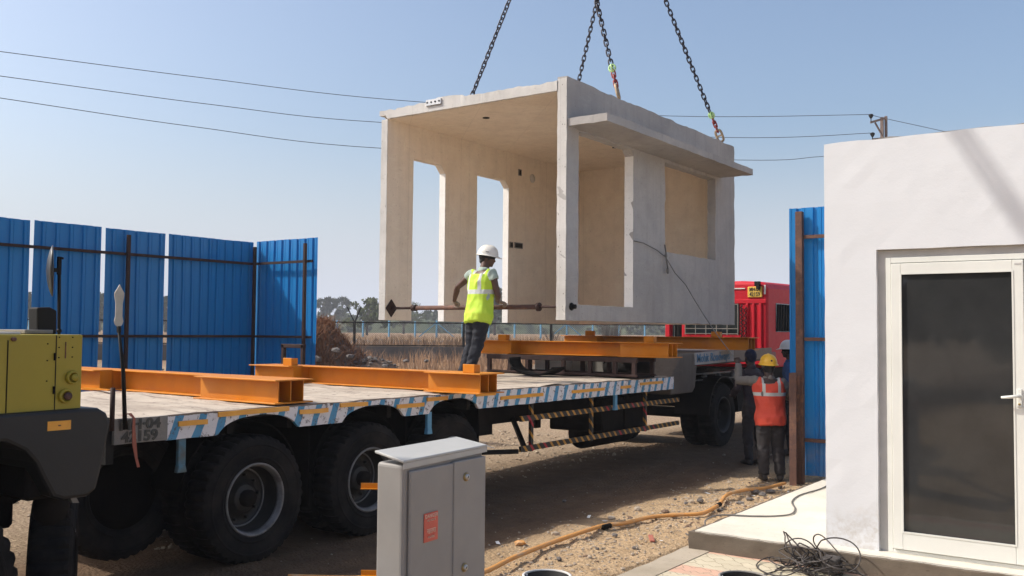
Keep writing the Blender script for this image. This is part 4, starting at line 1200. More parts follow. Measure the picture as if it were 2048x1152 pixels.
for z_ in (1.56, 1.74): MB().box(CR - .001, CR + .012, 2.775, 2.783, z_, z_ + .04).build('hinge', MAT['chassis'], bp)
MB().box(CR - .001, CR + .003, 2.525, 2.530, 1.46, 1.85).build('panel_seam', MAT['chassis'], bp)
cap(2.878, 1.645, .036, False); cap(2.842, 1.545, .038, True)
mb = MB(); mb.ball((CR + .004, 2.555, 1.855), (.012, .016, .012), 6); mb.build('latch', MAT['rust_steel'], bp)
MB().box(CR - .001, CR + .004, 2.838, 2.843, 1.75, 1.84).build('stain_strip', MAT['rust_steel'], bp)
MB().box(CR - 1.2, CR - .05, -1.5, 2.62, 1.878, 1.892).build('top_lid', MAT['grey_strip'], cr, bevel=.004)
MB().box(CR - .5, CR - .2, 2.72, 2.88, 1.882, 1.905).build('top_lid', MAT['conc_wall'], cr, bevel=.004)
# fender with wheel opening
pts = [(-1.0, 1.44), (2.95, 1.475), (3.03, 1.47), (3.08, 1.44), (3.105, 1.38), (3.07, 1.18), (3.03, 1.02), (2.98, .985), (2.84, .985), (2.78, 1.01), (2.73, 1.1), (2.68, 1.2), (2.62, 1.27), (2.52, 1.325), (2.4, 1.34), (-1.0, 1.34)]
mb = MB(); mb.prism(pts, CR - .5, CR + .03, 'x'); fd = mb.build('fender', MAT['crane_dark'], cr, bevel=.02, seg=2)
mb = MB(); mb.box(CR + .028, CR + .034, 2.735, 2.865, 1.365, 1.415); rf = mb.build('reflector', MAT['orange_tape'], fd)
MB().box(CR + .033, CR + .037, 2.793, 2.807, 1.387, 1.393).build('reflector_mark', MAT['rust_steel'], rf)
mb = MB(); mb.box(CR - 2.3, CR - .1, 2.7, 3.02, .98, 1.3); mb.box(CR - 2.0, CR - .6, -2, 2.9, .75, 1.2); mb.cyl((CR - 2.2, 2.2, .62), (CR - .2, 2.2, .62), .08)
mb.bar((CR - .6, 2.3, .7), (CR - .7, 3.0, .95), .09)
mb.build('chassis', MAT['chassis'], cr, bevel=.02)
wheel(cr, CR - .02, 2.1, .56, 1, .2, 1.06, plain=False); wheel(cr, CR - 2.2, 2.1, .56, -1, .2, 1.06)
mb = MB(); mb.ball((CR - .35, 2.98, .88), (.1, .1, .12), 8); mb.tube([(CR - .3, 3.0, .95), (CR - .25, 3.08, .7), (CR - .3, 3.1, .45), (CR - .35, 3.08, .28)], .012, 6)
mb.build('stabiliser', MAT['chassis'], cr)
sw = wheel(cr, CR - .5, 3.22, .47, 1, .4, .88); sw.rotation_euler = (0, 0, R(58))
mb = MB(); mb.prism([(3.02, 1.0), (3.06, .98), (3.105, .9), (3.065, .905)], CR - .3, CR - .27, 'x'); mb.build('tag_plate', MAT['conc_wall'], cr)
bm_ = MB(); b0 = Vector((-6.5, -.6, 4.36)); b1 = Vector((-7.7, 12.9, 18.7))
bd_ = (b1 - b0).normalized(); bs_ = bd_.cross(Vector((0, 0, 1))).normalized(); bu_ = bs_.cross(bd_)
for i, (a, b) in enumerate(((-1, -1), (1, -1), (1, 1), (-1, 1))):
    o_ = bs_ * a * .036 + bu_ * b * .036; bm_.bar(b0 + o_, b1 + o_, .026)
for k in range(44):
    p_ = b0.lerp(b1, k / 44); q_ = b0.lerp(b1, (k + 1) / 44); sg = 1 if k % 2 else -1
    for b in (-1, 1): bm_.bar(p_ + bs_ * .036 * sg + bu_ * .036 * b, q_ - bs_ * .036 * sg + bu_ * .036 * b, .014); bm_.bar(p_ + bu_ * .036 * sg + bs_ * .036 * b, q_ - bu_ * .036 * sg + bs_ * .036 * b, .014)
bm_.build('boom', MAT['crane'], cr)
MB().cyl((-7.7, 12.9, 18.6), (-7.75, 12.95, 11.2), .014, 8).build('hoist_cable', MAT['wire'], cr)
MB().ball((-7.75, 12.95, 11.0), (.16, .16, .25), 8).build('hook_block', MAT['red'], cr)
mt = MB(); mt.box(-7.2, -5.9, -2.2, .2, 1.87, 3.2); mt.prism([(-.9, 3.2), (.2, 3.2), (-.2, 4.3), (-.9, 4.6)], -6.75, -6.25, 'x'); mt.build('turret', MAT['crane'], cr, bevel=.03)
mi = MB(); mi.tube([(CR - .08, 2.85, 1.8), (CR - .08, 2.845, 1.9), (CR - .08, 2.84, 2.1), (CR - .08, 2.835, 2.29)], [.006, .009, .0095, .0095], 8); mi.bar((CR - .08, 2.835, 2.235), (CR - .09, 2.805, 2.235), .022); mi.bar((CR - .08, 2.835, 2.21), (CR - .08, 2.835, 2.31), .018)
mi.bar((CR - .08, 2.836, 2.305), (CR - .065, 2.85, 2.3), .012); mi.ball((CR - .08, 2.846, 1.9), .014, 6)
ma = mi.build('mirror_arm', MAT['black'], cr)
mc_ = Vector((CR - .1, 2.805, 2.23)); nrm = Vector((.50, .865, .02)).normalized()
q = nrm.to_track_quat('X', 'Z').to_matrix()
mb = MB(); mb.lathe([(.0001, -.03), (.06, -.024), (.11, -.012), (.14, 0), (.142, .006), (.0001, .012)], (0, 0, 0), 'x', 30)
mb.v = [tuple(mc_ + q @ Vector(v)) for v in mb.v]
mb.build('mirror_shell', MAT['mirror'], ma)
mb = MB(); mb.prism([(2.80, 1.88), (2.795, 2.03), (2.87, 2.033), (2.91, 2.015), (2.912, 1.88)], CR - .32, CR - .22, 'x'); mb.build('seat_back', MAT['black'], cr, bevel=.01, seg=2)

# white arrow shaped marker on a thin pole, short pipe, hanging strap
mk = empty('width_marker', (-6.14, 3.93, 1.25), 'worn white spear shaped marker on a thin dark pole at the trailer tail', 'marker')
MB().tube([(-6.14, 3.945, 1.2), (-6.14, 3.92, 1.6), (-6.14, 3.872, 1.93)], [.016, .014, .01], 8).build('pole', MAT['black'], mk)
mb = MB(); w_ = .037
prof = [(0, 2.225), (.018, 2.195), (w_, 2.165), (w_ * .98, 2.14), (w_ * .72, 2.09), (w_ * .72, 2.0), (w_ * .95, 1.965), (w_ * .7, 1.94), (0, 1.92)]
poly = [(3.872 + a, z) for a, z in prof] + [(3.872 - a, z) for a, z in prof[1:-1]][::-1]
dirv = Vector((.3, .95, 0))
mb.prism(poly, -6.143, -6.137, 'x'); mb.build('marker_plate', MAT['tan_plate'], mk)
mb = MB(); mb.bar((-6.14, 3.877, 1.885), (-6.14, 3.874, 1.93), .022); mb.build('clamp', MAT['black'], mk)
o = MB().cyl((-6.12, 3.83, 1.2), (-6.12, 3.83, 1.5), .017, 12).build('short_pipe', MAT['dark_steel'], origin=(-6.12, 3.83, 1.2)); tag(o, 'short upright dark pipe beside the crane fender', 'pipe')
mb = MB(); vs = []; n = 16
path = [(-6.15, 3.93, 1.30), (-6.12, 3.96, 1.315), (-6.10, 3.985, 1.28), (-6.10, 3.985, 1.2), (-6.10, 3.992, 1.1), (-6.10, 4.01, 1.0), (-6.10, 4.03, .93)]
for i, p in enumerate(path):
    a = .012 + .004 * math.sin(i * 2); vs += [(p[0], p[1] - a, p[2]), (p[0] + .006, p[1] - a, p[2]), (p[0] + .006, p[1] + a, p[2]), (p[0], p[1] + a, p[2])]
fs = [(0, 1, 2, 3), tuple(4 * (len(path) - 1) + k for k in (3, 2, 1, 0))]
for i in range(len(path) - 1):
    a = 4 * i
    for k in range(4): fs.append((a + k, a + 4 + k, a + 4 + (k + 1) % 4, a + (k + 1) % 4))
mb.add(vs, fs); o = mb.build('strap', MAT['strap'], origin=(-6.1, 4, 1.1)); tag(o, 'faded red strap hanging over the trailer number board', 'strap')

# ------------------------------------------------------------------ electrical cabinet
cbn = empty('electric_cabinet', (-2.95, 3.45, 0), 'grey electrical cabinet with a red danger plate and two round locks', 'cabinet')
C0 = Vector((-2.805, 3.15, 0)); du = Vector((-.045, .64, 0)); dl = Vector((-.168, .008, 0))
def cab_pt(u, v, z): return C0 + du * u + dl * v + Vector((0, 0, z))
def cab_box(mb, u0, u1, v0, v1, z0, z1):
    ps = [cab_pt(u, v, z) for u in (u0, u1) for v in (v0, v1) for z in (z0, z1)]
    mb.add(ps, [(0, 1, 3, 2), (4, 6, 7, 5), (0, 4, 5, 1), (2, 3, 7, 6), (0, 2, 6, 4), (1, 5, 7, 3)])
    return mb
cab_box(MB(), 0, 1, 0, 1, .12, 1.33).build('body', MAT['cabinet'], cbn, bevel=.018, seg=3)
cab_box(MB(), .03, .97, .05, .95, -.05, .12).build('plinth', MAT['conc_wall'], cbn)
cab_box(MB(), .05, .575, -.11, -.002, .17, 1.30).build('door', MAT['cabinet'], cbn, bevel=.007, seg=2)
d2 = cab_box(MB(), .56, .985, -.15, -.002, .17, 1.305).build('door', MAT['cabinet'], cbn, bevel=.006, seg=2)
mb = MB()
ps = [cab_pt(-.015, -.06, 1.338), cab_pt(1.02, -.1, 1.345), cab_pt(1.0, 1.04, 1.372), cab_pt(-.015, 1.03, 1.368)]
mb.add(ps + [p + Vector((0, 0, .012)) for p in ps], [(0, 3, 2, 1), (4, 5, 6, 7), (0, 1, 5, 4), (1, 2, 6, 5), (2, 3, 7, 6), (3, 0, 4, 7)])
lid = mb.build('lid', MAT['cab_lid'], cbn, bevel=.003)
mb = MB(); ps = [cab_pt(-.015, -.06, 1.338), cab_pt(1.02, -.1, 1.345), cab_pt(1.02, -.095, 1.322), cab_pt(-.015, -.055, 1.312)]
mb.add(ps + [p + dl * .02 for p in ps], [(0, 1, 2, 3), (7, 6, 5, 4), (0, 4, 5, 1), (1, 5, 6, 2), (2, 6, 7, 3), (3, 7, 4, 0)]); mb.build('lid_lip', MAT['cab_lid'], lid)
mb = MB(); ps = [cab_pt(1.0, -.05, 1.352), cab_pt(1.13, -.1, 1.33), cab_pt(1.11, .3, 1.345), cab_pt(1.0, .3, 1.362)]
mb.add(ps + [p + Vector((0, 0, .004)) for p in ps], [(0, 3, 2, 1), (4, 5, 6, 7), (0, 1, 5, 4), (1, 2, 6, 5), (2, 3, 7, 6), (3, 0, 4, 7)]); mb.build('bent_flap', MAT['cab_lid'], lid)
nrm = Vector((du.y, -du.x, 0)).normalized(); ru = du.normalized()
for (u, z) in ((.71, 1.225), (.70, .80)):
    c = cab_pt(u, -.15, z)
    mb = MB(); mb.cyl(c, c + nrm * .006, .021, 24); lk = mb.build('lock', MAT['brass'], d2)
    mb = MB(); mb.cyl(c + nrm * .005, c + nrm * .014, .0135, 20); mb.build('lock_barrel', MAT['lock'], lk)
    mb = MB(); mb.bar(c + nrm * .0145 - Vector((0, .004, .005)), c + nrm * .0145 + Vector((0, .004, .005)), .004, .003); mb.build('key_slot', MAT['black'], lk)
c = cab_pt(.285, -.112, 1.035)
mb = MB(); ww, hh = ru * .052, Vector((0, 0, .064))
ps = [c - ww - hh, c + ww - hh, c + ww + hh, c - ww + hh]
mb.add([p + nrm * .001 for p in ps] + [p + nrm * .004 for p in ps], [(0, 3, 2, 1), (4, 5, 6, 7), (0, 1, 5, 4), (1, 2, 6, 5), (2, 3, 7, 6), (3, 0, 4, 7)])
dp = mb.build('danger_plate', MAT['red_sign'], cbn)
for body, sz, dz in (('DANGER', .024, .049), ('415 VOLTS', .013, .03), ('\u2620', .02, .014), ('\u0916\u0924\u0930\u093e', .032, -.018), ('415 \u0935\u094b\u0932\u094d\u091f', .013, -.045)):
    if body == '\u2620': continue
    lettering('lettering', body, sz, MAT['sign_ink'], dp, c + nrm * .0055 + Vector((0, 0, dz)), ru, (0, 0, 1))
# small orange angle posts behind the cabinet
for (x, y, d, L_) in ((722, 972, 4.75, .14), (722, 1146, 4.9, .1)):
    p = at(x, y, d); mb = MB(); q = p + RT * L_
    mb.bar(p, q, .004, .03); mb.bar(p + Vector((0, 0, -.012)) + FW * .0, q + Vector((0, 0, -.012)) , .035, .004)
    o = mb.build('angle_bracket', MAT['orange'], origin=p); tag(o, 'short orange steel angle sticking out %s behind the grey cabinet' % ('at wheel height' if y < 1000 else 'near the ground'), 'bracket')
# ------------------------------------------------------------------ white building with glazed door
WB = 8.05; WX = -2.47
wb = empty('white_building', (-.5, 10, .17), 'white plastered flat roofed building with a glazed white door', 'building')
wall = gridwall((WX, WB, .165), (1, 0, 0), (0, 0, 1), (0, 1, 0), 5.5, 3.36, .2, [(.42, 1.75, -.1, 2.445)], step=.14, amp=.0025, edge=.004, topfn=lambda u: noise.noise(Vector((u * 3, 0, 0))) * .01)
wall.build('wall', MAT['white_wall'], wb)
gridwall((WX + .002, WB + .2, .165), (0, 1, 0), (0, 0, 1), (1, 0, 0), 3.3, 3.355, .2, [], step=.2).build('wall', MAT['white_wall'], wb)
gridwall((WX + 5.498, WB + .2, .165), (0, 1, 0), (0, 0, 1), (-1, 0, 0), 3.3, 3.355, .2, [], step=.3).build('wall', MAT['white_wall'], wb)
gridwall((WX + .2, WB + 3.5, .165), (1, 0, 0), (0, 0, 1), (0, -1, 0), 5.09, 3.35, .2, [], step=.3).build('wall', MAT['white_wall'], wb)
mb = rough_block(WX + .12, 3.0, WB + .05, WB + 3.4, 3.38, 3.535, .1, .014); mb.build('roof_slab', MAT['conc_wall'], wb)
mb = MB()
for i in range(120):
    x = WX + .25 + abs(random.gauss(0, 1)) * .5 + random.random() * .7; stone(mb, (x, WB + random.uniform(.03, .12), 3.53), random.uniform(.004, .011))
mb.build('mortar_crumbs', MAT['conc_wall'], wb, fix=False)
# door recess, frame, leaf, glass, handle
mb = MB(); mb.box(-2.05, -1.985, WB + .045, WB + .18, .172, 2.545); mb.box(-2.05, -.72, WB + .045, WB + .18, 2.545, 2.608); mb.build('reveal', MAT['grey_strip'], wb)
fr = MB(); fr.box(-1.984, -1.945, WB + .03, WB + .12, .172, 2.543); fr.box(-.79, -.72, WB + .03, WB + .12, .172, 2.543); fr.box(-1.945, -.79, WB + .03, WB + .12, 2.5, 2.543); fr.box(-1.945, -.79, WB + .03, WB + .12, .172, .2)
dfr = fr.build('door_frame', MAT['upvc'], wb, bevel=.003)
D0, D1 = -1.94, -.985
lf = MB(); y0, y1 = WB + .012, WB + .075
lf.box(D0, D0 + .075, y0, y1, .206, 2.494); lf.box(D1 - .075, D1, y0, y1, .206, 2.494); lf.box(D0 + .075, D1 - .075, y0, y1, 2.41, 2.494); lf.box(D0 + .075, D1 - .075, y0, y1, .206, .345)
leaf = lf.build('door', MAT['upvc'], wb, bevel=.004)
MB().box(D1 + .004, -.795, y0 + .02, y1 + .03, .2, 2.5).build('door_post', MAT['upvc'], wb, bevel=.003)
bd = MB(); bd.box(D0 + .068, D0 + .08, y0 - .004, y0 + .01, .34, 2.415); bd.box(D1 - .08, D1 - .068, y0 - .004, y0 + .01, .34, 2.415); bd.box(D0 + .08, D1 - .08, y0 - .004, y0 + .01, 2.404, 2.416); bd.box(D0 + .08, D1 - .08, y0 - .004, y0 + .01, .339, .351)
bd.build('glazing_bead', MAT['upvc'], leaf)
MB().box(D0 + .07, D1 - .07, y0 + .02, y0 + .032, .34, 2.415).build('glass', MAT['glass'], leaf)
hb = MB(); hb.box(D1 - .055, D1 - .02, y0 - .012, y0, 1.38, 1.52); hd = hb.build('handle_plate', MAT['upvc'], leaf, bevel=.004)
hb = MB(); hb.cyl((D1 - .038, y0 - .01, 1.465), (D1 - .038, y0 - .055, 1.465), .011); hb.tube([(D1 - .03, y0 - .055, 1.468), (D1 - .1, y0 - .058, 1.458), (D1 - .155, y0 - .055, 1.452)], [.013, .012, .01], 10)
hb.build('handle', MAT['upvc'], leaf)
hb = MB(); hb.cyl((D1 - .038, y0 - .016, 1.405), (D1 - .038, y0 - .008, 1.405), .009, 12); hb.build('keyhole', MAT['brass'], leaf)
hb = MB(); hb.box(D1 - .06, D1 - .015, y0 - .002, y0 + .001, 2.455, 2.47); hb.build('sticker', MAT['grey_strip'], leaf)

# ------------------------------------------------------------------ corrugated blue sheet fences
def sheet(a, b, z0, z1, side, n_ribs=5, lean=0.0, name='sheet'):
    """a,b: xy ends; ribs stand out to 'side' (+1 left of a->b)"""
    a = Vector((*a, 0)); b = Vector((*b, 0)); d = (b - a); L = d.length; d.normalize(); nrm = Vector((-d.y, d.x, 0)) * side
    prof = []; p = L / n_ribs
    for k in range(n_ribs):
        for (u, h) in ((.0, 0), (.30, 0), (.36, .028), (.56, .028), (.62, 0), (.80, 0), (.815, .006), (.835, .006), (.85, 0)):
            prof.append(((k + u) * p, h))
    prof.append((L, 0))
    mb = MB(); vs = []; m = 9
    for j in range(m):
        z = z0 + (z1 - z0) * j / (m - 1)
        for (u, h) in prof:
            q = a + d * u + nrm * (h + noise.noise(Vector((u * 1.3 + a.x, z * .8, a.y))) * .02 + lean * (z - z0)) + Vector((0, 0, z + (noise.noise(Vector((u * 2, 3, a.y))) * .008 if j == m - 1 else 0)))
            vs.append(q)
    n = len(prof); fs = []
    for j in range(m - 1):
        for i in range(n - 1):
            c = j * n + i; fs.append((c, c + 1, c + n + 1, c + n))
    mb.add(vs, fs, False); return mb
def put_sheet(mb, root):
    o = mb.build('sheet', MAT['blue_sheet'], root, fix=False)
    s = o.modifiers.new('thick', 'SOLIDIFY'); s.thickness = .0012
    return o
FX = -14.0
lf_ = empty('sheet_fence', (FX, 8.5, 0), 'tall blue corrugated sheet fence with narrow gaps behind the trailer, on the left', 'fence')
for (ya, yb, zt) in ((2.0, 3.05, 3.5), (3.1, 4.15, 3.5), (4.2, 5.2, 3.5), (5.25, 6.26, 3.5), (6.32, 7.35, 3.51), (7.41, 8.49, 3.515), (8.56, 9.65, 3.51), (9.72, 10.62, 3.515), (10.6, 11.5, 3.515)):
    put_sheet(sheet((FX, ya), (FX, yb), .12, zt, 1), lf_)
put_sheet(sheet((FX + .02, 11.56), (-12.36, 11.56), .12, 3.53, 1, 8), lf_)
for z in (3.11, 1.785, .6):
    MB().box(FX + .04, FX + .08, 2.0, 11.47, z - .022, z + .022).build('rail', MAT['dark_steel'], lf_)
    MB().box(FX + .1, -12.38, 11.44, 11.48, z - .022, z + .022).build('rail', MAT['dark_steel'], lf_)
for (x, y, zt) in ((FX + .11, 8.9, 3.42), (FX + .12, 5.0, 3.4), (FX + .11, 11.45, 3.42), (-12.5, 11.4, 3.42)):
    MB().box(x - .025, x + .025, y - .028, y + .028, 0, zt).build('post', MAT['dark_steel'], lf_, bevel=.004)
rf_ = empty('sheet_fence', (-3.3, 12.3, 0), 'bright blue corrugated sheet fence with brown post beside the white building', 'fence')
FY = 12.25
put_sheet(sheet((-4.19, FY), (-3.1, FY), .1, 3.56, 1, 5), rf_)
put_sheet(sheet((-3.14, FY - .004), (-2.1, FY), .1, 3.56, 1, 5), rf_)
MB().box(-4.215, -4.19, FY - .01, FY + .3, .1, 3.56).build('return_flange', MAT['blue_sheet'], rf_)
for z in (3.17, 1.85, .56):
    MB().box(-4.0, -2.1, FY - .09, FY - .05, z - .022, z + .022).build('rail', MAT['rust_steel'], rf_)
MB().box(-4.1, -4.01, FY - .12, FY - .04, 0, 3.5).build('post', MAT['rust_steel'], rf_, bevel=.004)
mb = MB(); mb.box(-4.12, -4.11, 11.93, 12.09, 0, 1.42); mb.box(-4.11, -4.03, 11.93, 11.94, 0, 1.42); mb.box(-4.11, -4.03, 12.08, 12.09, 0, 1.42)
o = mb.build('short_post', MAT['rust_steel'], origin=(-4.07, 12.0, 0)); tag(o, 'short rusty brown channel post standing before the tall fence post', 'post')

# ------------------------------------------------------------------ hose, cables, buckets, brick
def ground_pt(x, y, z=0.0):
    t = at(x, y, 1) - Vector((0, 0, EYE)); return Vector((0, 0, EYE)) + t * ((z - EYE) / t.z)
def smooth_path(pts, k=6):
    pts = [Vector(p) for p in pts]; out = []
    for i in range(len(pts) - 1):
        p0, p1, p2, p3 = pts[max(i - 1, 0)], pts[i], pts[i + 1], pts[min(i + 2, len(pts) - 1)]
        for j in range(k):
            t = j / k
            out.append(.5 * ((2 * p1) + (p2 - p0) * t + (2 * p0 - 5 * p1 + 4 * p2 - p3) * t * t + (3 * p1 - p0 - 3 * p2 + p3) * t ** 3))
    return out + [pts[-1]]
hp_ = [(-5.6, 5.0, .03), (-5.2, 5.25, .03), (-4.8, 5.55, .03)] + [tuple(ground_pt(x, y, .03)) for x, y in ((948, 1152), (1030, 1118), (1100, 1088), (1180, 1062), (1213, 1053), (1250, 1048), (1300, 1037), (1350, 1032), (1400, 1030), (1425, 1020), (1440, 1008), (1455, 992), (1490, 982), (1530, 977), (1570, 968))]
hp_ = [(x, y, z + .012 + noise.noise(Vector((x * 3, y * 3, 0))) * .012) for x, y, z in hp_]
o = MB().tube(smooth_path(hp_), .023, 12, squash=.85).build('hose', MAT['hose'], origin=(-4.5, 8, 0)); tag(o, 'orange yellow hose snaking over the dirt towards the fence', 'hose')
for (x, y) in ((1213, 1053), (1437, 1010)):
    p = ground_pt(x, y, .04); d = Vector((.1, .99, 0)) if x < 1300 else Vector((-.1, .9, 0))
    pp = smooth_path([p - d * .06, p, p + d * .06])
    j = MB().tube(pp, .026, 10).build('joint_wrap', MAT['chassis'], o)
cp = [tuple(ground_pt(x, y, .182)) for x, y in ((1660, 968), (1640, 978), (1600, 990), (1584, 1003), (1590, 1017), (1582, 1028), (1550, 1032), (1500, 1032), (1440, 1030), (1412, 1040))] + [(-3.64, 8.25, .13), (-3.68, 8.2, .03), (-3.9, 8.4, .015)]
o = MB().tube(smooth_path(cp, 5), .0075, 8).build('cable', MAT['cable_grey'], origin=(-3.2, 9, .17)); tag(o, 'thin grey cable winding across the concrete slab', 'cable')
random.seed(21)
def coil(center, n, r0, h, wire, seed):
    rnd = random.Random(seed); pts = []
    ph = rnd.uniform(0, 6)
    for k in range(n * 14):
        t = k / 14
        a = 2 * PI * t + ph
        ti = int(t)
        rr = r0 * (.55 + .5 * noise.noise(Vector((t * 1.1, seed, 0))) + .15)
        tilt = noise.noise(Vector((ti * .9, seed, 5))) * 2.2
        x = rr * math.cos(a); y = rr * math.sin(a) * .8
        z = h * (.45 + .5 * noise.noise(Vector((t * .7, seed, 9)))) + tilt * x * .45 + .35 * y * noise.noise(Vector((t * .5, 3, seed)))
        pts.append(Vector(center) + Vector((x + .05 * noise.noise(Vector((t, 1, seed))), y, max(wire, z + .02))))
    return pts
cc = Vector((-2.42, 7.72, .02))
mb = MB(); rnd = random.Random(77); path = []
for k in range(17):
    big = k % 3 == 0
    ra = rnd.uniform(.17, .30) if big else rnd.uniform(.09, .17); rb = ra * rnd.uniform(.55, .9)
    c_ = cc + Vector((rnd.gauss(-.06, .09), rnd.uniform(-.12, .06), rnd.uniform(.01, .05) if big else rnd.uniform(.06, .19)))
    q = Euler((rnd.uniform(-.25, .25) if big else rnd.uniform(.3, 1.5), rnd.uniform(-.15, .15) if big else rnd.uniform(-.7, .7), rnd.uniform(0, 6))).to_matrix()
    a0 = rnd.uniform(0, 6); n_ = 13
    for i in range(n_):
        a = a0 + 2 * PI * i / n_ * rnd.choice((1, 1.0)); v = q @ Vector((ra * math.cos(a), rb * math.sin(a), .02 * math.sin(2 * a)))
        p = c_ + v; p.z = max(.022, p.z); path.append(p)
mb.tube(smooth_path(path, 3), .0058, 6)
lp = [(-2.75, 7.35, .02), (-2.7, 7.5, .025), (-2.58, 7.66, .08), (-2.4, 7.7, .1), (-2.3, 7.55, .03), (-2.4, 7.35, .02), (-2.2, 7.15, .02)]
mb.tube(smooth_path(lp), .0058, 6)
lp = [(-2.6, 7.72, .03), (-2.45, 7.55, .02), (-2.2, 7.45, .02), (-1.95, 7.5, .02), (-1.92, 7.62, .02), (-2.1, 7.72, .05), (-2.3, 7.75, .15), (-2.4, 7.8, .1)]
mb.tube(smooth_path(lp), .0058, 6)
lp = [(-2.35, 7.75, .1), (-2.2, 7.78, .05), (-2.0, 7.7, .025), (-1.8, 7.72, .022), (-1.65, 7.78, .022), (-1.4, 7.74, .02)]
mb.tube(smooth_path(lp), .0058, 6)
o = mb.build('cable_coil', MAT['cable'], origin=cc); tag(o, 'tangled heap of thin dark cable at the foot of the slab', 'cable')
mb = MB(); mb.box(-2.4, -2.26, 7.66, 7.8, .015, .15); o = mb.build('cable_box', MAT['cable'], origin=(-2.33, 7.73, .01), bevel=.02, seg=2); tag(o, 'small black box lying among the tangled cable', 'box')
def bucket(px, py, label, mat, mat2):
    # rim height .27 m; the top rim edge is what shows above the picture's lower edge
    t = at(px, py, 1) - Vector((0, 0, EYE)); p = Vector((0, 0, EYE)) + t * ((.27 - EYE) / t.z)
    hd_ = Vector((t.x, t.y, 0)).normalized(); c = p - hd_ * .16
    e = empty('bucket', (c.x, c.y, .0), label, 'bucket', 'buckets at the lower edge of the picture')
    mb = MB(); mb.lathe([(.11, .015), (.16, .27), (.151, .27), (.103, .03), (.0001, .03)], (c.x, c.y, 0), 'z', 40); mb.build('shell', mat, e)
    mb = MB(); mb.lathe([(.159, .258), (.168, .262), (.168, .276), (.155, .279), (.15, .268)], (c.x, c.y, 0), 'z', 40, closed=True); mb.build('rim', mat2, e)
    MB().tube([(c.x + .155 * math.cos(a) * .9, c.y + .155 * math.sin(a), .27 - .17 * math.sin((a - 3.4) / 2.6 * PI)) for a in [3.4 + 2.6 * k / 14 for k in range(15)]], .004, 6).build('bail', MAT['lock'], e)
    return c
c = bucket(1094, 1140, 'dark bucket with a plaster spattered pale rim', MAT['black'], MAT['conc_edge'])
c = bucket(1487, 1143, 'grey bucket standing on the paving at the lower edge', MAT['chassis'], MAT['conc_wall'])
p = ground_pt(1303, 1078, .015)
mb = MB().box(-.055, .055, -.125, .125, 0, .03, Matrix.Translation((p.x, p.y, .012)) @ Matrix.Rotation(R(31), 4, 'Z') @ Matrix.Diagonal((.4, 1, .6, 1)))
o = mb.build('brick_piece', MAT['strap'], origin=p, bevel=.004); tag(o, 'narrow red brick fragment lying on the dirt', 'brick')
p = ground_pt(1040, 1084, .02); mb = MB(); stone(mb, p, .07); mb.v = [(x, y, z * .6) for x, y, z in mb.v]
o = mb.build('clay_lump', MAT['hose'], origin=p); tag(o, 'flat ochre lump lying between the hose and the cabinet', 'lump')

# ------------------------------------------------------------------ rubble heap and straw mound beyond the trailer
def heap_h(r, d):
    pr = .42 + 1.35 * math.exp(-((r + 4.5) / .75) ** 2) * .78 + .55 * math.exp(-((r + 3.2) / 1.1) ** 2) + .35 * math.exp(-((r + 8) / 3) ** 2)
    k = math.exp(-((d - 22) / 1.5) ** 2) * (1 - sstep(-2.4, -.9, r)) * sstep(-14, -11, r)
    return (pr * k + (noise.noise(Vector((r * 1.6, d * 1.6, 0))) * .16 + noise.noise(Vector((r * 5, d * 5, 0))) * .06) * k) * 1.22
mb = MB(); vs = []; fs = []; NX, NY = 150, 60
for j in range(NY + 1):
    for i in range(NX + 1):
        r = -13 + 12.4 * i / NX; d = 19 + 6 * j / NY; p = rd(r, d); vs.append((p.x, p.y, heap_h(r, d) - .03))
for j in range(NY):
    for i in range(NX):
        a = j * (NX + 1) + i; fs.append((a, a + 1, a + NX + 2, a + NX + 1))
mb.add(vs, fs, True); o = mb.build('earth_mound', MAT['soil'], origin=rd(-6, 22), fix=False); tag(o, 'brown heap of soil and rubble beyond the blue fence end', 'mound')
mb = MB()
for i in range(3800):
    r = random.uniform(-12, -1.4); d = random.uniform(20.2, 23.2); h = heap_h(r, d)
    if h < .15: continue
    if r < -3.9 and r > -5.6 and random.random() < .8: continue
    p = rd(r, d, h); stone(mb, p, min(.085, abs(random.gauss(0, .026)) + .012))
for (x, y, s) in ((700, 713, .12), (740, 716, .06), (742, 727, .06), (634, 718, .13), (770, 733, .09), (672, 700, .12), (812, 722, .09), (853, 722, .07)):
    p = at(x, y, 20.9); stone(mb, p, s)
o = mb.build('rubble', MAT['rock'], fix=False); tag(o, 'grey broken concrete rubble spread over the heap', 'rubble', kind='stuff')
def blades(mb, spots, hmin, hmax, wd, lean=.35, seg=1):
    for (p, k) in spots:
        a = random.uniform(0, 2 * PI); h = random.uniform(hmin, hmax) * k
        d = Vector((math.cos(a), math.sin(a), 0)) * h * random.uniform(0, lean)
        s = Vector((-math.sin(a * 1.7), math.cos(a * 1.7), 0)) * wd * random.uniform(.6, 1.3)
        m_ = p + d * .35 + Vector((0, 0, h * .6)); t = p + d + Vector((0, 0, h))
        mb.add([p - s, p + s, m_ + s * .7, t, m_ - s * .7], [(0, 1, 2, 4), (4, 2, 3)])
mb = MB(); sp_ = []
for i in range(3800):
    r = random.gauss(-4.6, .55); d = random.uniform(20.6, 23); sp_.append((rd(r, d, heap_h(r, d) - .03), 1))
blades(mb, sp_, .1, .3, .011, 2.2)
o = mb.build('dry_straw', MAT['straw'], fix=False); tag(o, 'tangled brown straw lying over the top of the soil heap', 'straw', kind='stuff')
mb = MB(); sp_ = []
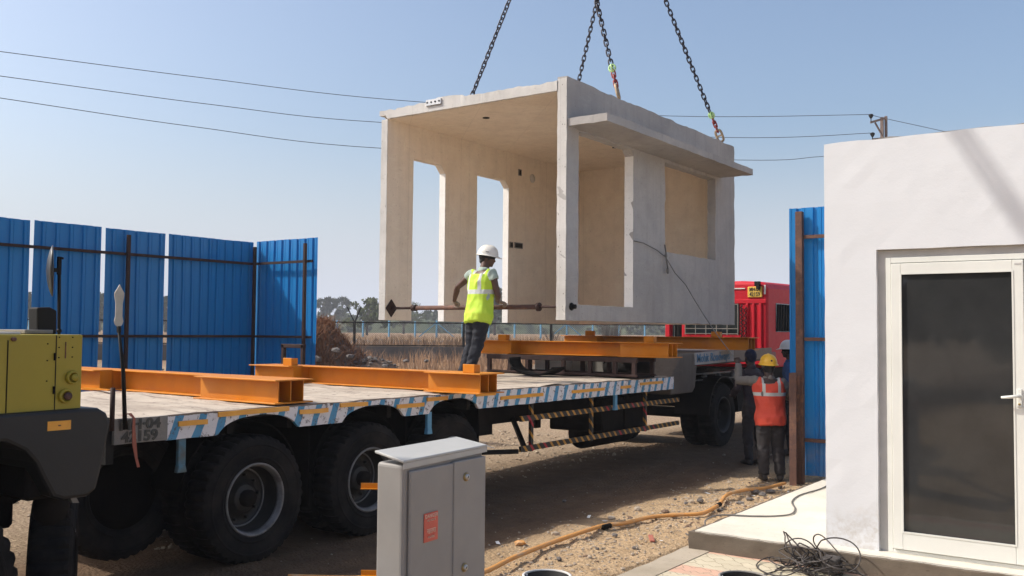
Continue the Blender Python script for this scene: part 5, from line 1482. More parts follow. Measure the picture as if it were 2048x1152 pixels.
for i in range(22000):
    d = random.uniform(24.5, 41.5); r = random.uniform(-9, 9) * d / 30
    dens = .42 + .6 * noise.noise(Vector((r * .45, d * .45, 7)))
    if -4.3 < r * 24 / d < .2 and d < 33: dens += .45
    if r < -5 * d / 30: dens -= .25
    if random.random() > dens: continue
    p = rd(r, d); p.z = gz(r, d) - .02; sp_.append((p, .6 + .55 * dens))
blades(mb, sp_, .35, .95, .011, .5)
o = mb.build('dry_grass', MAT['grass'], fix=False); tag(o, 'tall pale dry grass growing before the low retaining wall', 'grass', kind='stuff')
mb = MB(); sp_ = []
for i in range(9000):
    d = 43 + abs(random.gauss(0, 14)); r = random.uniform(-.36, .36) * d
    if noise.noise(Vector((r * .25, d * .25, 3))) < -.15: continue
    p = rd(r, d); p.z = gz(r, d) - .02; sp_.append((p, 1))
blades(mb, sp_, .2, .75, .02, .6)
o = mb.build('field_grass', MAT['field_grass'], fix=False); tag(o, 'low dry grass and weeds in the brown field beyond the wall', 'grass', kind='stuff')
# retaining wall and black chain link fence on it
mb = MB(); n = 60
A_ = rd(-60, 42.3); B_ = rd(60, 42.3)
mb = MB(); mb.bar(rd(-60, 42.3, .6), rd(60, 42.3, .6), .3, 1.2)
o = mb.build('retaining_wall', MAT['low_wall'], origin=rd(0, 42.3)); tag(o, 'low dark concrete retaining wall at the edge of the brown field', 'wall')
cf = empty('chain_link_fence', rd(0, 42.3, 1.2), 'black chain link fence on the low wall with angled post tops', 'fence')
mb = MB(); mb.bar(rd(-60, 42.3, 2.25), rd(60, 42.3, 2.25), .055); mb.build('top_rail', MAT['black'], cf)
mb = MB(); mb.bar(rd(-60, 42.3, 1.24), rd(60, 42.3, 1.24), .05); mb.build('bottom_rail', MAT['black'], cf)
for px in (-1400, -1180, -960, -740, -520, -300, -60, 180, 450, 710, 928, 1103, 1347, 1560, 1800, 2040, 2280):
    r = (px - 1024) / 1900 * 42.3
    if abs(r) > 58: continue
    MB().bar(rd(r, 42.3, .6), rd(r, 42.3, 2.28), .085, .085).build('post', MAT['black'], cf)
    mb = MB(); mb.bar(rd(r, 42.3, 2.24), rd(r + .22, 42.5, 2.92), .06); mb.build('post_arm', MAT['black'], cf)
    if px in (710, 1347): mb = MB(); mb.bar(rd(r, 42.3, 2.24), rd(r - .3, 42.1, 2.92), .04); mb.build('post_arm', MAT['black'], cf)
mb = MB()
for i in range(400):
    r = -20 + i * .1
    for s in (1, -1):
        mb.bar(rd(r, 42.3, 1.26), rd(r + s * .97, 42.3, 2.23), .004)
mb.build('mesh_wires', MAT['black'], cf)
# faded blue fence posts in the field
bf = empty('blue_post_fence', rd(0, 118, 1.05), 'row of faded blue fence posts with slanting braces in the field', 'fence')
for i, px in enumerate(range(-40, 1700, 51)):
    px += (i * 37 % 9) - 4; r = (px - 1024) / 1900 * 118
    MB().bar(rd(r, 118, 1.0), rd(r, 118, 3.0 + (i * 13 % 5) * .04), .17, .17).build('post', MAT['blue_post'], bf)
    if i % 5 == 3:
        for s in (-1, 1):
            MB().bar(rd(r, 118, 2.9), rd(r + s * 2.2, 118, 1.1), .12, .12).build('brace', MAT['blue_post'], bf)
# field debris
mb = MB()
for i in range(260):
    d = random.uniform(58, 75); r = random.gauss(-9.5, 3.2); p = rd(r, d, gz(r, d)); stone(mb, p, random.uniform(.1, .34))
o = mb.build('field_rubble', MAT['rock'], fix=False); tag(o, 'scattered grey stones lying in the field behind the black fence', 'rubble', kind='stuff')

# ------------------------------------------------------------------ trees
def leaf_quads(mb, c, rad, n, s, rnd, flat=1.0):
    for i in range(n):
        v = Vector((rnd.gauss(0, 1), rnd.gauss(0, 1), rnd.gauss(0, 1))); v.normalize(); v *= rnd.random() ** .45
        p = Vector(c) + Vector((v.x * rad[0], v.y * rad[1], v.z * rad[2]))
        q = Euler((rnd.uniform(0, 6), rnd.uniform(0, 6), rnd.uniform(0, 6))).to_matrix(); k = s * rnd.uniform(.5, 1.3)
        mb.add([p + q @ Vector(a) * k for a in ((-1, -.5, 0), (0, -.7, .2), (1, -.2, 0), (.6, .6, -.2), (-.5, .7, .1))], [(0, 1, 2, 3, 4)])
def fan_palm(r, d, top, rad, seed, label):
    rnd = random.Random(seed); b = rd(r, d, 1.3); zt = top - rad * .55
    e = empty('palm_tree', b, label, 'palm tree', 'palm trees at the far side of the field')
    t = b + Vector((rnd.uniform(-.6, .6), rnd.uniform(-.6, .6), zt - b.z))
    MB().tube([b, b.lerp(t, .5) + Vector((rnd.uniform(-.2, .2), 0, 0)), t], [.34, .24, .2], 8).build('trunk', MAT['bark'], e)
    mb = MB()
    for k in range(30):
        v = Vector((rnd.gauss(0, 1), rnd.gauss(0, 1), rnd.gauss(.25, .75))); v.normalize()
        c = t + v * rad * .55; u = v.cross(Vector((rnd.gauss(0, 1), rnd.gauss(0, 1), rnd.gauss(0, 1)))).normalized(); w_ = v.cross(u)
        n = 12; vs = [c - v * rad * .1]
        for i in range(n + 1):
            a = -1.9 + 3.8 * i / n; rr = rad * (.5 if i % 2 else .3)
            vs.append(c + (v * math.cos(a) + u * math.sin(a)) * rr + w_ * rad * .06 * math.sin(i))
        mb.add(vs, [(0, i + 1, i + 2) for i in range(n)])
        mb.bar(t, c, .07)
    mb.build('crown', MAT['palm'], e, fix=False)
for i, (px, ty, rad, lab) in enumerate(((641, 599, 2.6, 'palm tree just right of the blue fence end, leftmost of the palms'), (661, 597, 2.5, 'palm with the tallest crown, between the leftmost palm and the palm nearest the bush'), (689, 598, 2.9, 'palm with a broad round crown, nearest the bushy tree'), (652, 612, 2.2, 'small low palm between the two left palms'), (676, 622, 2.0, 'lowest small palm under the broad crowned palm'))):
    r = (px - 1024) / 1900 * 280; top = EYE + (658 - ty) / 1900 * 280; fan_palm(r, 280, top, rad, i + 2, lab)
def bush_tree(px, d, top_y, w_px, name, label, seed, nclump=22, leaf=.35, trunk=.2, mat='leaf'):
    rnd = random.Random(seed); r = (px - 1024) / 1900 * d; top = EYE + (659 - top_y) / 1900 * d; w2 = w_px / 1900 * d / 2
    b = rd(r, d, gz(r, d)); H_ = top - b.z
    e = empty(name, b, label, 'tree', 'trees beyond the field')
    mb = MB(); mb.tube([b, b + Vector((0, 0, H_ * .45))], [trunk, trunk * .6], 8)
    cl = []
    for k in range(nclump):
        a = rnd.uniform(0, 2 * PI); q = rnd.random() ** .6; zz = rnd.uniform(.3, .95)
        spread = math.sin(min(1, (1.15 - zz) * 1.6) * PI / 2)
        c = b + Vector((math.cos(a) * w2 * q * spread, math.sin(a) * w2 * q * spread, H_ * zz)); cl.append(c)
        mb.tube([b + Vector((0, 0, H_ * .3)), (b + Vector((0, 0, H_ * .35))).lerp(c, .6) + Vector((0, 0, .2)), c], [trunk * .4, trunk * .22, trunk * .08], 5)
    mb.build('trunk', MAT['bark'], e)
    mb = MB()
    for c in cl: leaf_quads(mb, c, (w2 * .27, w2 * .27, H_ * .11), 60, leaf, rnd)
    mb.build('crown', MAT[mat], e, fix=False)
bush_tree(735, 150, 596, 84, 'bushy_tree', 'airy green bushy tree left of the hanging room', 5, 30, .22)
bush_tree(990, 190, 578, 66, 'bushy_tree', 'dark green tree seen between the man in lime and the room', 8, 26, .4, .3, 'palm')
bush_tree(62, 190, 588, 50, 'bushy_tree', 'dark tree glimpsed through the leftmost fence gap', 9, 20, .4, .3, 'palm')
bush_tree(200, 190, 592, 60, 'bushy_tree', 'dark tree glimpsed through the second fence gap', 10, 20, .4, .3, 'palm')
bush_tree(333, 190, 596, 60, 'bushy_tree', 'dark tree glimpsed through the third fence gap', 11, 20, .4, .3, 'palm')
bush_tree(808, 210, 604, 90, 'bare_tree', 'thin half bare tree behind the left leg of the hanging room', 12, 34, .12, .3, 'leaf')
rnd = random.Random(4); mb = MB()
for i in range(1500):
    d = rnd.uniform(258, 300); r = rnd.uniform(-230, 175)
    h = 5.2 + 2.6 * noise.noise(Vector((r * .05, 0, 0))) + 1.6 * noise.noise(Vector((r * .21, 4, 0)))
    if rnd.random() < .03: h += 2
    c = rd(r, d, 1.3 + rnd.random() ** .7 * h); leaf_quads(mb, c, (2.2, 2.2, 1.0), 12, .75, rnd)
vs = []; fs = []; N_ = 160
for i in range(N_ + 1):
    r = -230 + 405 * i / N_; h = 3.6 + 1.8 * noise.noise(Vector((r * .05, 0, 0))) + 1.0 * noise.noise(Vector((r * .21, 4, 0)))
    for (d, z) in ((262, .9), (268, h + .9), (290, h + 1.4), (300, .9)): vs.append(rd(r, d, z))
for i in range(N_):
    for k in range(3): a = 4 * i + k; fs.append((a, a + 4, a + 5, a + 1))
mb.add(vs, fs)
o = mb.build('far_wood', MAT['leaf_far'], fix=False); tag(o, 'hazy dark green wood along the far edge of the field', 'wood', kind='stuff')
# dry twiggy shrubs in the field, seen under the room
for i, (px, d) in enumerate(((1215, 85), (1232, 88), (1105, 80))):
    rnd = random.Random(i + 30); r = (px - 1024) / 1900 * d; b = rd(r, d, 1.05)
    mb = MB()
    for k in range(60):
        a = rnd.uniform(0, 2 * PI); q = rnd.uniform(0, .8); mb.bar(b + Vector((math.cos(a) * q * .4, math.sin(a) * q * .4, -.05)), b + Vector((math.cos(a) * q, math.sin(a) * q, rnd.uniform(.8, 1.9) if i < 2 else rnd.uniform(.4, 1.0))), .022)
    o = mb.build('dry_shrub', MAT['bark'], origin=b); tag(o, ('tall brown twiggy shrub under the middle of the hanging room', 'brown twiggy shrub just right of the tall one under the room', 'low twiggy shrub in the field under the door of the room')[i], 'shrub', 'dry shrubs in the field')
# trees behind the photographer that the door glass reflects
mb = MB(); rnd = random.Random(50)
for i, (x, y, h, w2) in enumerate(((-19, -14, 6, 4), (-14, -17, 4.6, 4), (-9, -19, 6.6, 4.5), (-4, -20, 4.8, 3.6), (1, -20, 6.2, 4.2), (7, -21, 5.2, 4), (13, -22, 7, 5))):
    b = Vector((x, y, 0)); mb.tube([b, b + Vector((0, 0, h * .5))], [.25, .15], 8)
    for k in range(26): leaf_quads(mb, b + Vector((rnd.uniform(-w2, w2) * .7, rnd.uniform(-w2, w2) * .7, h * rnd.uniform(.3, .9))), (w2 * .35, w2 * .35, h * .13), 50, .3, rnd)
o = mb.build('shade_trees', MAT['leaf'], fix=False); tag(o, 'dark belt of trees mirrored faintly in the door glass', 'wood', kind='stuff')

# ------------------------------------------------------------------ power lines and pole
def wire(pts, label, ext=True, name='power_line'):
    P = [at(x, y, d) for x, y, d in pts]
    if ext: P = [P[0] + (P[0] - P[1]) * .8] + P
    o = MB().tube(smooth_path(P, 8), .013, 5).build(name, MAT['wire'], origin=P[1]); tag(o, label, 'power line', 'overhead power lines'); return o
wire([(0, 103, 31), (400, 155, 35), (790, 200, 38), (1340, 232, 41), (1742, 229, 42.5)], 'topmost overhead wire running behind the hanging room to the pole')
wire([(0, 152, 31), (430, 210, 35), (765, 245, 38), (1450, 275, 41.5), (1745, 266, 42.5)], 'middle overhead wire running behind the hanging room to the pole')
wire([(0, 196, 31), (385, 253, 35), (770, 297, 38), (1475, 320, 41.5), (1645, 313, 42), (1790, 306, 42.5)], 'lowest overhead wire running behind the hanging room')
wire([(1742, 229, 42.5), (1766, 236, 43), (1880, 261, 45), (2100, 310, 49)], 'wire sloping down right from the pole top to behind the white building', False)
pe = at(1768, 300, 43); base = Vector((pe.x, pe.y, 0))
po = empty('power_pole', base, 'weathered twin pole with insulators above the white roof', 'pole')
zt = at(1768, 234, 43).z
MB().bar(base - RT * .08, base - RT * .08 + Vector((0, 0, zt)), .13, .13).build('post', MAT['pole'], po)
MB().bar(base + RT * .1, base + RT * .1 + Vector((0, 0, zt + .05)), .11, .11).build('post', MAT['pole'], po)
mb = MB(); mb.bar(at(1741, 245, 42.9), at(1772, 236, 42.9), .09); mb.build('crossarm', MAT['pole'], po)
mb = MB(); mb.bar(at(1750, 245, 42.9), at(1765, 272, 42.9), .06); mb.build('brace', MAT['pole'], po)
for (x, y) in ((1742, 231), (1745, 268)):
    p = at(x, y, 42.6); mb = MB(); mb.lathe([(.0001, .08), (.09, .05), (.11, 0), (.06, -.1), (.02, -.15), (.02, -.3)], p, 'z', 14); mb.build('insulator', MAT['black'], po)
mb = MB(); mb.bar(at(1745, 278, 42.6), at(1768, 276, 42.9), .06); mb.build('crossarm', MAT['pole'], po)

# ------------------------------------------------------------------ air
mb = MB().box(-330, 220, -60, 380, -1.6, 14.0)
hz = mb.build('haze', None); tag(hz, 'thin pale dusty haze over the whole site and field', 'haze', kind='stuff')
m = bpy.data.materials.new('haze_air'); m.use_nodes = True; n_ = m.node_tree; n_.nodes.clear()
ou = n_.nodes.new('ShaderNodeOutputMaterial'); pv = n_.nodes.new('ShaderNodeVolumePrincipled'); pv.inputs['Color'].default_value = (.93, .95, 1, 1); pv.inputs['Density'].default_value = .0007; pv.inputs['Anisotropy'].default_value = 0.0
n_.links.new(pv.outputs[0], ou.inputs['Volume']); hz.data.materials.append(m)
# ------------------------------------------------------------------ people
def ell(c, rx, ry, ax=None, n=16, q=None):
    """ring round c; q = 3x3 matrix whose columns are the ring's two axes and normal"""
    out = []
    for k in range(n):
        a = 2 * PI * k / n
        v = Vector((math.cos(a) * rx, math.sin(a) * ry, 0))
        out.append(Vector(c) + (q @ v if q else v))
    return out
def frame(d, side):
    d = Vector(d).normalized(); x = Vector(side) - d * Vector(side).dot(d); x.normalize(); y = d.cross(x)
    return Matrix((x, y, d)).transposed()
def limb(mb, pts, rad, side=(1, 0, 0), n=14):
    """tapered limb: pts and (rx, ry) per point, resampled smoothly"""
    pts = [Vector(p) for p in pts]; rg = []
    for i, p in enumerate(pts):
        d = (pts[min(i + 1, len(pts) - 1)] - pts[max(i - 1, 0)])
        r = rad[i] if isinstance(rad[i], tuple) else (rad[i], rad[i])
        rg.append(ell(p, r[0], r[1], n=n, q=frame(d, side)))
    mb.rings(rg)
def remesh(mb, voxel, smooth_it=6, wr=0.0, wscale=9, seed=0, name='m', stretch=(1, 1, .6)):
    me = mb.mesh(name); o = bpy.data.objects.new(name, me); COL.objects.link(o)
    m = o.modifiers.new('r', 'REMESH'); m.mode = 'VOXEL'; m.voxel_size = voxel; m.use_smooth_shade = True
    s = o.modifiers.new('s', 'SMOOTH'); s.iterations = smooth_it; s.factor = .5
    bake(o); me = o.data
    if wr:
        ns = [v.normal.copy() for v in me.vertices]
        for v, nn in zip(me.vertices, ns):
            p = Vector((v.co.x * stretch[0], v.co.y * stretch[1], v.co.z * stretch[2])) * wscale + Vector((seed, 0, 0))
            k = 1 - abs(noise.noise(p)) * 2.6; k2 = noise.noise(p * 2.3)
            v.co += nn * wr * (k * .9 + k2 * .5)
    for p in me.polygons: p.use_smooth = True
    me.materials.clear(); bpy.data.objects.remove(o)
    return me
def bend(a, b, t): return Vector(a).lerp(Vector(b), t)

def person(loc, rz, label, J, spec):
    """J: joints in the person's own frame (x right, y forward, z up, feet at 0)"""
    P = empty('person', loc, label, 'person', None, rz)
    V = {k: Vector(v) for k, v in J.items()}
    W = spec.get('w', 1.0)
    def add(name, me, mat, parent=P):
        o = bpy.data.objects.new(name, me); COL.objects.link(o); o.parent = parent
        if mat: me.materials.append(mat)
        return o
    def torso(mb, k, z_up=True, lo=0.0, hi=1.0, neck=True, flare=0.0):
        pel, ch, nk = V['pelvis'], V['chest'], V['neck']
        sx = (V['shr'] - V['shl']); sx = Vector((sx.x, sx.y, sx.z))
        secs = [(bend(pel, ch, -.38), .145 + flare, .105 + flare * .8), (bend(pel, ch, -.12), .165 + flare, .118 + flare * .7), (pel, .16 + flare * .8, .112), (bend(pel, ch, .35), .148 + flare * .4, .102), (bend(pel, ch, .7), .163, .112), (ch, .182, .12), (bend(ch, nk, .45), .185, .108), (bend(ch, nk, .72), .15, .085), (bend(ch, nk, .9), .075, .065)]
        if neck: secs += [(nk, .056, .058), (bend(nk, V['head'], .5), .054, .057)]
        n = len(secs); a = int(lo * n); b = max(a + 2, int(round(hi * n))); secs = secs[a:b]
        rg = []
        for i, (c, rx, ry) in enumerate(secs):
            d = secs[min(i + 1, len(secs) - 1)][0] - secs[max(i - 1, 0)][0]
            rg.append(ell(c, (rx + k) * W, (ry + k) * W, n=20, q=frame(d, sx)))
        mb.rings(rg)
    def arm(mb, s, k, t0=0.0, t1=1.0):
        sh, el, wr = V['sh' + s], V['el' + s], V['wr' + s]; nk = V['neck']
        inner = bend(sh, V['chest'], .35)
        path = [(inner, .058), (sh, .056), (bend(sh, el, .3), .05), (bend(sh, el, .65), .044), (el, .039), (bend(el, wr, .25), .041), (bend(el, wr, .6), .034), (wr, .026)]
        m = len(path); cut = max(2, int(round(m * t1))); path = path[:cut]
        limb(mb, [p for p, _ in path], [(r + k) * W for _, r in path], side=(0, 0, 1) if abs((el - sh).normalized().z) < .8 else (1, 0, 0))
    def leg(mb, s, k, k2=None):
        hp, kn, an = V['hip' + s], V['kn' + s], V['an' + s]; k2 = k if k2 is None else k2
        path = [(bend(hp, V['pelvis'], .25) + Vector((0, 0, .06)), .088), (hp, .092), (bend(hp, kn, .3), .085), (bend(hp, kn, .7), .067), (kn, .056), (bend(kn, an, .25), .056), (bend(kn, an, .6), .045), (an, .036)]
        limb(mb, [p for p, _ in path], [(r + k + (k2 - k) * i / 7) * W for i, (_, r) in enumerate(path)], side=(1, 0, 0))
    hd = V['head']; hq = Euler(tuple(R(a) for a in spec.get('head_rot', (0, 0, 0)))).to_matrix()
    # body: one continuous surface with head, face, arms, legs
    mb = MB(); torso(mb, -.006)
    for s in 'lr': arm(mb, s, -.002); leg(mb, s, -.004)
    def H(x, y, z): return hd + hq @ Vector((x, y, z))
    mb.ball(H(0, -.008, .03), (.074, .094, .1), 12, M=hq)            # skull
    mb.ball(H(0, .022, -.035), (.058, .066, .072), 10, M=hq)        # face and jaw
    mb.ball(H(0, .062, -.083), (.026, .022, .02), 8, M=hq)          # chin
    mb.ball(H(0, .094, -.022), (.013, .02, .018), 8, M=hq)          # nose tip
    limb(mb, [H(0, .082, .022), H(0, .096, -.018)], [.008, .013], n=8)
    mb.ball(H(0, .084, -.055), (.024, .01, .009), 8, M=hq)          # lips
    mb.ball(H(0, .078, .03), (.05, .016, .008), 8, M=hq)            # brow
    for sx in (-1, 1): mb.ball(H(sx * .076, -.005, -.005), (.009, .02, .031), 8, M=hq)   # ears
    limb(mb, [bend(V['neck'], hd, -.2), bend(V['neck'], hd, .75) - hq @ Vector((0, .012, 0))], [.062, .056], n=14)
    if not spec.get('gloves'):
        for s in 'lr': hand(mb, V['wr' + s], V['hd' + s], V.get('grip' + s), V.get('palm' + s))
    body = add('body', remesh(mb, .0095, 3, name='body'), spec['skin'])
    mb = MB()
    for sx in (-1, 1): mb.ball(H(sx * .03, .079, .006), (.011, .008, .007), 6, M=hq)
    add('eyes', remesh(mb, .003, 1, name='eyes'), MAT['eye'], body)
    # hair cap under the helmet
    mb = MB(); mb.ball(H(0, -.02, .028), (.083, .097, .098), 12, M=hq); mb.ball(H(0, -.048, -.035), (.062, .055, .05), 10, M=hq)
    add('hair', remesh(mb, .009, 3, .003, 60, name='hair'), spec.get('hair', MAT['hair']), body)
    if spec.get('gloves'):
        for s in 'lr':
            mb = MB(); hand(mb, V['wr' + s], V['hd' + s], V.get('grip' + s), V.get('palm' + s), .0025)
            add('glove', remesh(mb, .0055, 2, name='glove'), MAT['glove'], body)
    # trousers
    mb = MB(); torso(mb, .012, lo=0, hi=.36, neck=False)
    for s in 'lr': leg(mb, s, .012, spec.get('cuff', .022))
    add('trousers', remesh(mb, .010, 2, .008, 10, 5, 'trousers', (1, 1, 1.3)), spec['trousers'])
    # shoes
    for s in 'lr':
        an = V['an' + s]; td = V.get('toe' + s, Vector((0, 1, 0))); td = Vector(td).normalized()
        mb = MB(); limb(mb, [an + Vector((0, 0, .03)), an + Vector((0, 0, -.03))], [.047, .05])
        limb(mb, [Vector((an.x, an.y, an.z - .045)) - td * .07, Vector((an.x, an.y, an.z - .04)), Vector((an.x, an.y, an.z - .048)) + td * .09, Vector((an.x, an.y, an.z - .058)) + td * .17], [(.036, .034), (.042, .045), (.05, .036), (.036, .022)], side=td.cross(Vector((0, 0, 1))))
        add('shoe', remesh(mb, .01, 2, name='shoe'), MAT['shoe'])
    # shirt
    if spec.get('shirt'):
        mb = MB(); torso(mb, .012, lo=.0 if spec.get('shirt_out') else .12, hi=.82, neck=False, flare=.008)
        for s in 'lr': arm(mb, s, .014, t1=spec.get('sleeve', .5))
        mb2 = bend(V['chest'], V['neck'], .9)
        limb(mb, [bend(V['chest'], V['neck'], .75), bend(V['chest'], V['neck'], 1.04)], [(.085, .08), (.066, .066)])
        add('shirt', remesh(mb, .011, 3, .008, 11, 2, 'shirt'), spec['shirt'])
    if spec.get('vest'):
        mb = MB(); torso(mb, .027, lo=0.0, hi=.8, neck=False, flare=.014)
        for s in 'lr':
            sh = V['sh' + s]; limb(mb, [bend(sh, V['chest'], .5), bend(sh, V['chest'], .02)], [.08, .07])
        me = remesh(mb, .009, 3, .016, 7, 9, 'vest')
        v = add('vest', me, spec['vest'])
    if spec.get('helmet'):
        c = H(0, -.004, .045); mb = MB(); n = 36; m = 12; rg = []
        for j in range(m + 1):
            t = PI / 2 * j / m; ring = []
            for k in range(n):
                a = 2 * PI * k / n; ca, sa = math.cos(a), math.sin(a)
                rx, ry = .112, .138; rr = math.cos(t) ** .82; z = .128 * math.sin(t)
                ridge = .007 * max(0, 1 - abs(ca * rr) / .16) * math.sin(t) ** .5
                rr = max(rr, .002)
                ring.append(c + hq @ Vector((ca * rx * rr, sa * ry * rr, z + ridge)))
            rg.append(ring)
        lower = []
        for (o_, dz) in ((.004, -.002), (.018, -.012), (.016, -.016), (-.006, -.008)):
            ring = []
            for k in range(n):
                a = 2 * PI * k / n; ca, sa = math.cos(a), math.sin(a); pk = max(0, sa) ** 3 * .045 if o_ > .01 else 0
                ring.append(c + hq @ Vector((ca * (.112 + o_), sa * (.138 + o_ + pk), dz - (pk * .25))))
            lower.append(ring)
        mb.rings(lower[::-1] + rg)
        h = mb.mesh('helmet'); hh = add('helmet', h, spec['helmet'])
        mb = MB()
        if spec.get('emblem'):
            mb.cyl(c + hq @ Vector((0, -.128, .05)), c + hq @ Vector((0, -.136, .052)), .013, 10); add('emblem', mb.mesh('emblem'), MAT['rust_steel'], hh)
        else:
            mb.box(-.02, .02, -.001, .001, -.004, .004, Matrix.Translation(c) @ hq.to_4x4() @ Matrix.Translation((.112, .01, .035)) @ Matrix.Rotation(PI / 2, 4, 'Z')); add('badge', mb.mesh('badge'), MAT['ink'], hh)
        mb = MB(); rg = []
        for (z, k) in ((-.045, .088), (-.008, .098)):
            rg.append([c + hq @ Vector((math.cos(2 * PI * i / 24) * k, math.sin(2 * PI * i / 24) * k * 1.12, z)) for i in range(24)])
        mb.rings(rg, cap=False); hb = add('helmet_band', mb.mesh('helmet_band'), spec.get('band', MAT['black']), hh)
    return P

def hand(mb, wr, hd, grip=None, palm=None, k=0.0):
    """palm, four unequal bent fingers and a thumb; grip = direction of the thing held (fingers close round it)"""
    wr = Vector(wr); hd = Vector(hd); d = (hd - wr).normalized()
    g = Vector(grip).normalized() if grip is not None else d.cross(Vector((0, 0, 1))).normalized()
    g = (g - d * g.dot(d)).normalized(); pn = Vector(palm).normalized() if palm is not None else d.cross(g)
    pn = (pn - d * pn.dot(d) - g * pn.dot(g)).normalized()
    limb(mb, [wr, wr.lerp(hd, .4), hd], [(.026 + k, .022 + k), (.036 + k, .02 + k), (.043 + k, .018 + k)], side=g, n=12)
    curl = 1.0 if grip is not None else .45
    for i, (o, L) in enumerate(((-.033, .068), (-.011, .078), (.011, .074), (.033, .058))):
        p = hd + g * o - d * .008; dd = d.copy(); pts = [p]; a = 0
        for sgm, fr in ((.45, .35), (.3, .9), (.25, 1.0)):
            a += fr * curl * 1.25; dir_ = d * math.cos(a) + pn * math.sin(a); p = p + dir_ * L * sgm * 1.15; pts.append(p)
        limb(mb, pts, [.0105 + k, .0098 + k, .009 + k, .007 + k], side=g, n=8)
    tb = wr.lerp(hd, .35) + g * .03
    t1 = tb + g * .018 + d * .02 + pn * .016; t2 = t1 + d * .018 + pn * .026 - g * .004; t3 = t2 + pn * .016 + d * .006 - g * .018
    limb(mb, [tb, t1, t2, t3], [.013 + k, .0125 + k, .011 + k, .009 + k], side=d, n=8)
MAT['eye'] = simple('eye_white', (.3, .28, .26), (.05, .03, .02), 90, .3, 0)

# man in the lime vest on the deck, turning the strut
Y1 = 9.28
def loc(w, o, rz):
    """world -> person frame"""
    v = Vector(w) - Vector(o); c, s = math.cos(-rz), math.sin(-rz)
    return Vector((v.x * c - v.y * s, v.x * s + v.y * c, v.z))
O1 = Vector((-7.34, 9.50, 1.285)); rz1 = R(-6)
def L1(x, y, z): return loc((x, y, z), O1, rz1)
J = dict(pelvis=(.02, .10, .85), chest=(.005, .17, 1.20), neck=(.0, .215, 1.395), head=(.015, .255, 1.525),
         shl=(-.20, .21, 1.335), shr=(.185, .15, 1.33),
         hipl=(-.06, .10, .81), hipr=(.10, .09, .81), knl=(-.10, .10, .44), knr=(.03, .07, .44), anl=(-.17, .0, .075), anr=(-.04, -.04, .075), toel=(-.1, 1, 0), toer=(.15, 1, 0))
J['wrl'] = L1(-7.86, 9.945, 2.262); J['hdl'] = L1(-7.84, 9.995, 2.262 + .0)
J['ell'] = L1(-7.66, 9.66, 2.42); J['wrr'] = L1(-7.215, 9.93, 2.27); J['hdr'] = L1(-7.175, 9.995, 2.262)
J['elr'] = L1(-7.12, 9.66, 2.33)
J['gripl'] = (1, .1, 0); J['gripr'] = (1, .1, 0); J['palml'] = (0, 0, -1); J['palmr'] = (0, 0, -1)
# reach: keep upper arm / forearm lengths human (0.29 / 0.26)
def solve_elbow(sh, wr, a, b, hint):
    sh = Vector(sh); wr = Vector(wr); d = wr - sh; L = min(d.length, (a + b) * .999); n = d.normalized()
    x = (a * a - b * b + L * L) / (2 * L); h = math.sqrt(max(0, a * a - x * x))
    hv = Vector(hint); hv = (hv - n * hv.dot(n)).normalized()
    return sh + n * x + hv * h
for k in ('pelvis', 'chest', 'neck', 'head', 'shl', 'shr', 'hipl', 'hipr', 'knl', 'knr'): J[k] = tuple(c * 1.025 for c in J[k])
J['wrl'] = L1(-7.93, 9.87, 2.31); J['hdl'] = L1(-7.94, 9.945, 2.28)
J['wrr'] = L1(-7.2, 9.85, 2.295); J['hdr'] = L1(-7.165, 9.945, 2.28)
J['ell'] = solve_elbow(J['shl'], J['wrl'], .30, .27, (-1, -1.0, -.1)); J['elr'] = solve_elbow(J['shr'], J['wrr'], .29, .26, (.9, -.5, -.9))
vest_lime = m_vest('lime_vest_cloth', (.40, .62, .03), (.50, .66, .05), [('z', 1.10, 1.155, 0, 3), ('x', -.13, -.085, 1.155, 3), ('x', .075, .12, 1.155, 3)])
person(O1, rz1, 'man in lime vest and white helmet standing on the trailer holding the strut', J,
       dict(skin=MAT['skin'], trousers=MAT['jeans'], shirt=MAT['shirt_green'], sleeve=.42, vest=vest_lime, helmet=MAT['helmet_white'], gloves=True, head_rot=(-8, 0, -58), w=1.05, cuff=.018))

# man in the orange vest and yellow helmet, back to us, hauling the guide rope
O2 = Vector((-4.47, 12.22, 0)); rz2 = R(30)
def L2(x, y, z): return loc((x, y, z), O2, rz2)
J = dict(pelvis=(.0, .0, .84), chest=(-.01, .05, 1.17), neck=(-.01, .06, 1.355), head=(-.01, .09, 1.475),
         shl=(-.17, .05, 1.29), shr=(.165, .04, 1.27), hipl=(-.085, .0, .8), hipr=(.085, 0, .8), knl=(-.09, .03, .43), knr=(.1, .02, .43), anl=(-.09, -.02, .075), anr=(.12, -.01, .075), toel=(-.15, 1, 0), toer=(.2, 1, 0))
J['wrl'] = L2(-4.96, 12.34, 1.50); J['hdl'] = L2(-4.985, 12.355, 1.565)
J['ell'] = solve_elbow(J['shl'], J['wrl'], .27, .25, (-.4, -.3, -1))
J['wrr'] = Vector((.14, .30, 1.12)); J['hdr'] = Vector((.12, .37, 1.15)); J['elr'] = solve_elbow(J['shr'], J['wrr'], .28, .25, (1, -.4, -.6))
J['gripl'] = (.3, .2, 1); J['palml'] = (1, 0, 0)
vest_or = m_vest('orange_vest_cloth', (.60, .06, .032), (.68, .08, .04), [('z', 1.10, 1.145, 0, 3), ('x', -.115, -.075, 1.145, 3), ('x', .085, .125, 1.145, 3)])
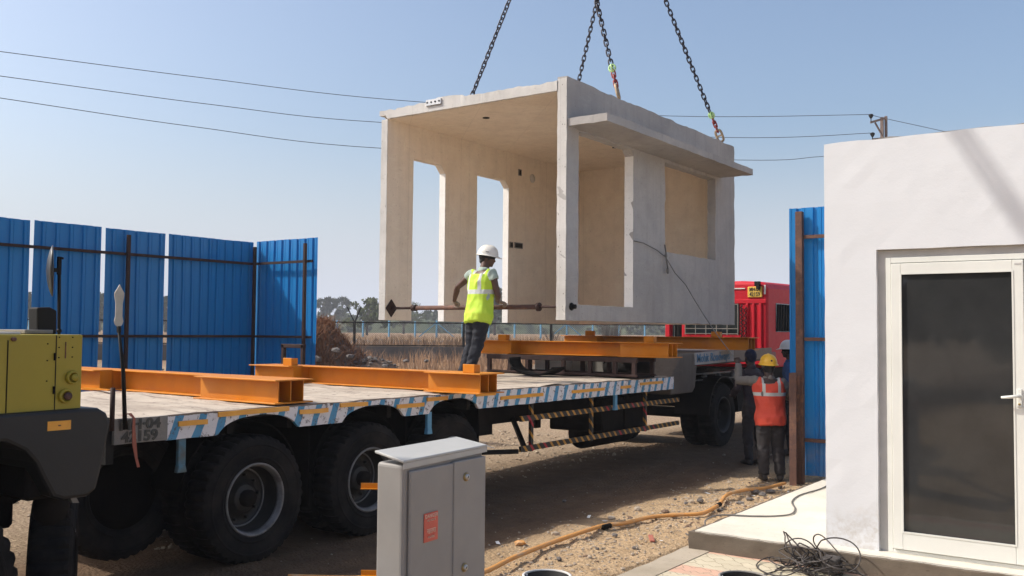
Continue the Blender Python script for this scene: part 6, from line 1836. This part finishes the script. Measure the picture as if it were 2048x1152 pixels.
person(O2, rz2, 'man in orange vest and yellow helmet seen from behind, pulling the guide rope', J,
       dict(skin=MAT['skin2'], trousers=MAT['trouser_dark'], shirt=MAT['shirt_grey'], sleeve=.95, vest=vest_or, helmet=MAT['helmet_yellow'], emblem=True, head_rot=(4, 0, 8), w=1.0, cuff=.03, band=MAT['shirt_grey']))
# man with navy headcloth behind him
O3 = Vector((-5.2, 13.55, 0)); rz3 = R(60)
J = dict(pelvis=(0, 0, .88), chest=(0, .05, 1.24), neck=(0, .07, 1.43), head=(0, .1, 1.56), shl=(-.19, .05, 1.37), shr=(.19, .05, 1.37), hipl=(-.09, 0, .85), hipr=(.09, 0, .85), knl=(-.1, .03, .46), knr=(.1, .02, .46), anl=(-.1, 0, .075), anr=(.12, -.02, .075),
         ell=(-.28, .05, 1.1), wrl=(-.2, .25, 1.0), hdl=(-.16, .31, 1.0), elr=(.28, .03, 1.1), wrr=(.2, .22, 1.0), hdr=(.15, .28, 1.0))
person(O3, rz3, 'man in dark clothes with navy headcloth behind the man in orange', J, dict(skin=MAT['skin2'], trousers=MAT['trouser_dark'], shirt=MAT['shirt_dark'], shirt_out=True, sleeve=.95, hair=MAT['cap'], w=1.0))
# man in white helmet and blue shirt by the fence, facing the lorry
O4 = Vector((-5.12, 15.0, 0)); rz4 = R(95)
J = dict(pelvis=(0, 0, .92), chest=(0, .02, 1.30), neck=(0, .04, 1.50), head=(0, .07, 1.64), shl=(-.2, .02, 1.43), shr=(.2, .02, 1.43), hipl=(-.09, 0, .88), hipr=(.09, 0, .88), knl=(-.1, .03, .48), knr=(.1, .06, .48), anl=(-.1, 0, .075), anr=(.12, .06, .075),
         ell=(-.26, .0, 1.15), wrl=(-.2, .22, 1.08), hdl=(-.16, .28, 1.08), elr=(.26, -.02, 1.14), wrr=(.2, .2, 1.06), hdr=(.15, .26, 1.08))
person(O4, rz4, 'man in white helmet and blue shirt half hidden by the blue fence', J, dict(skin=MAT['skin2'], trousers=MAT['jeans'], shirt=MAT['shirt_blue'], shirt_out=True, sleeve=.95, helmet=MAT['helmet_white'], w=1.0))
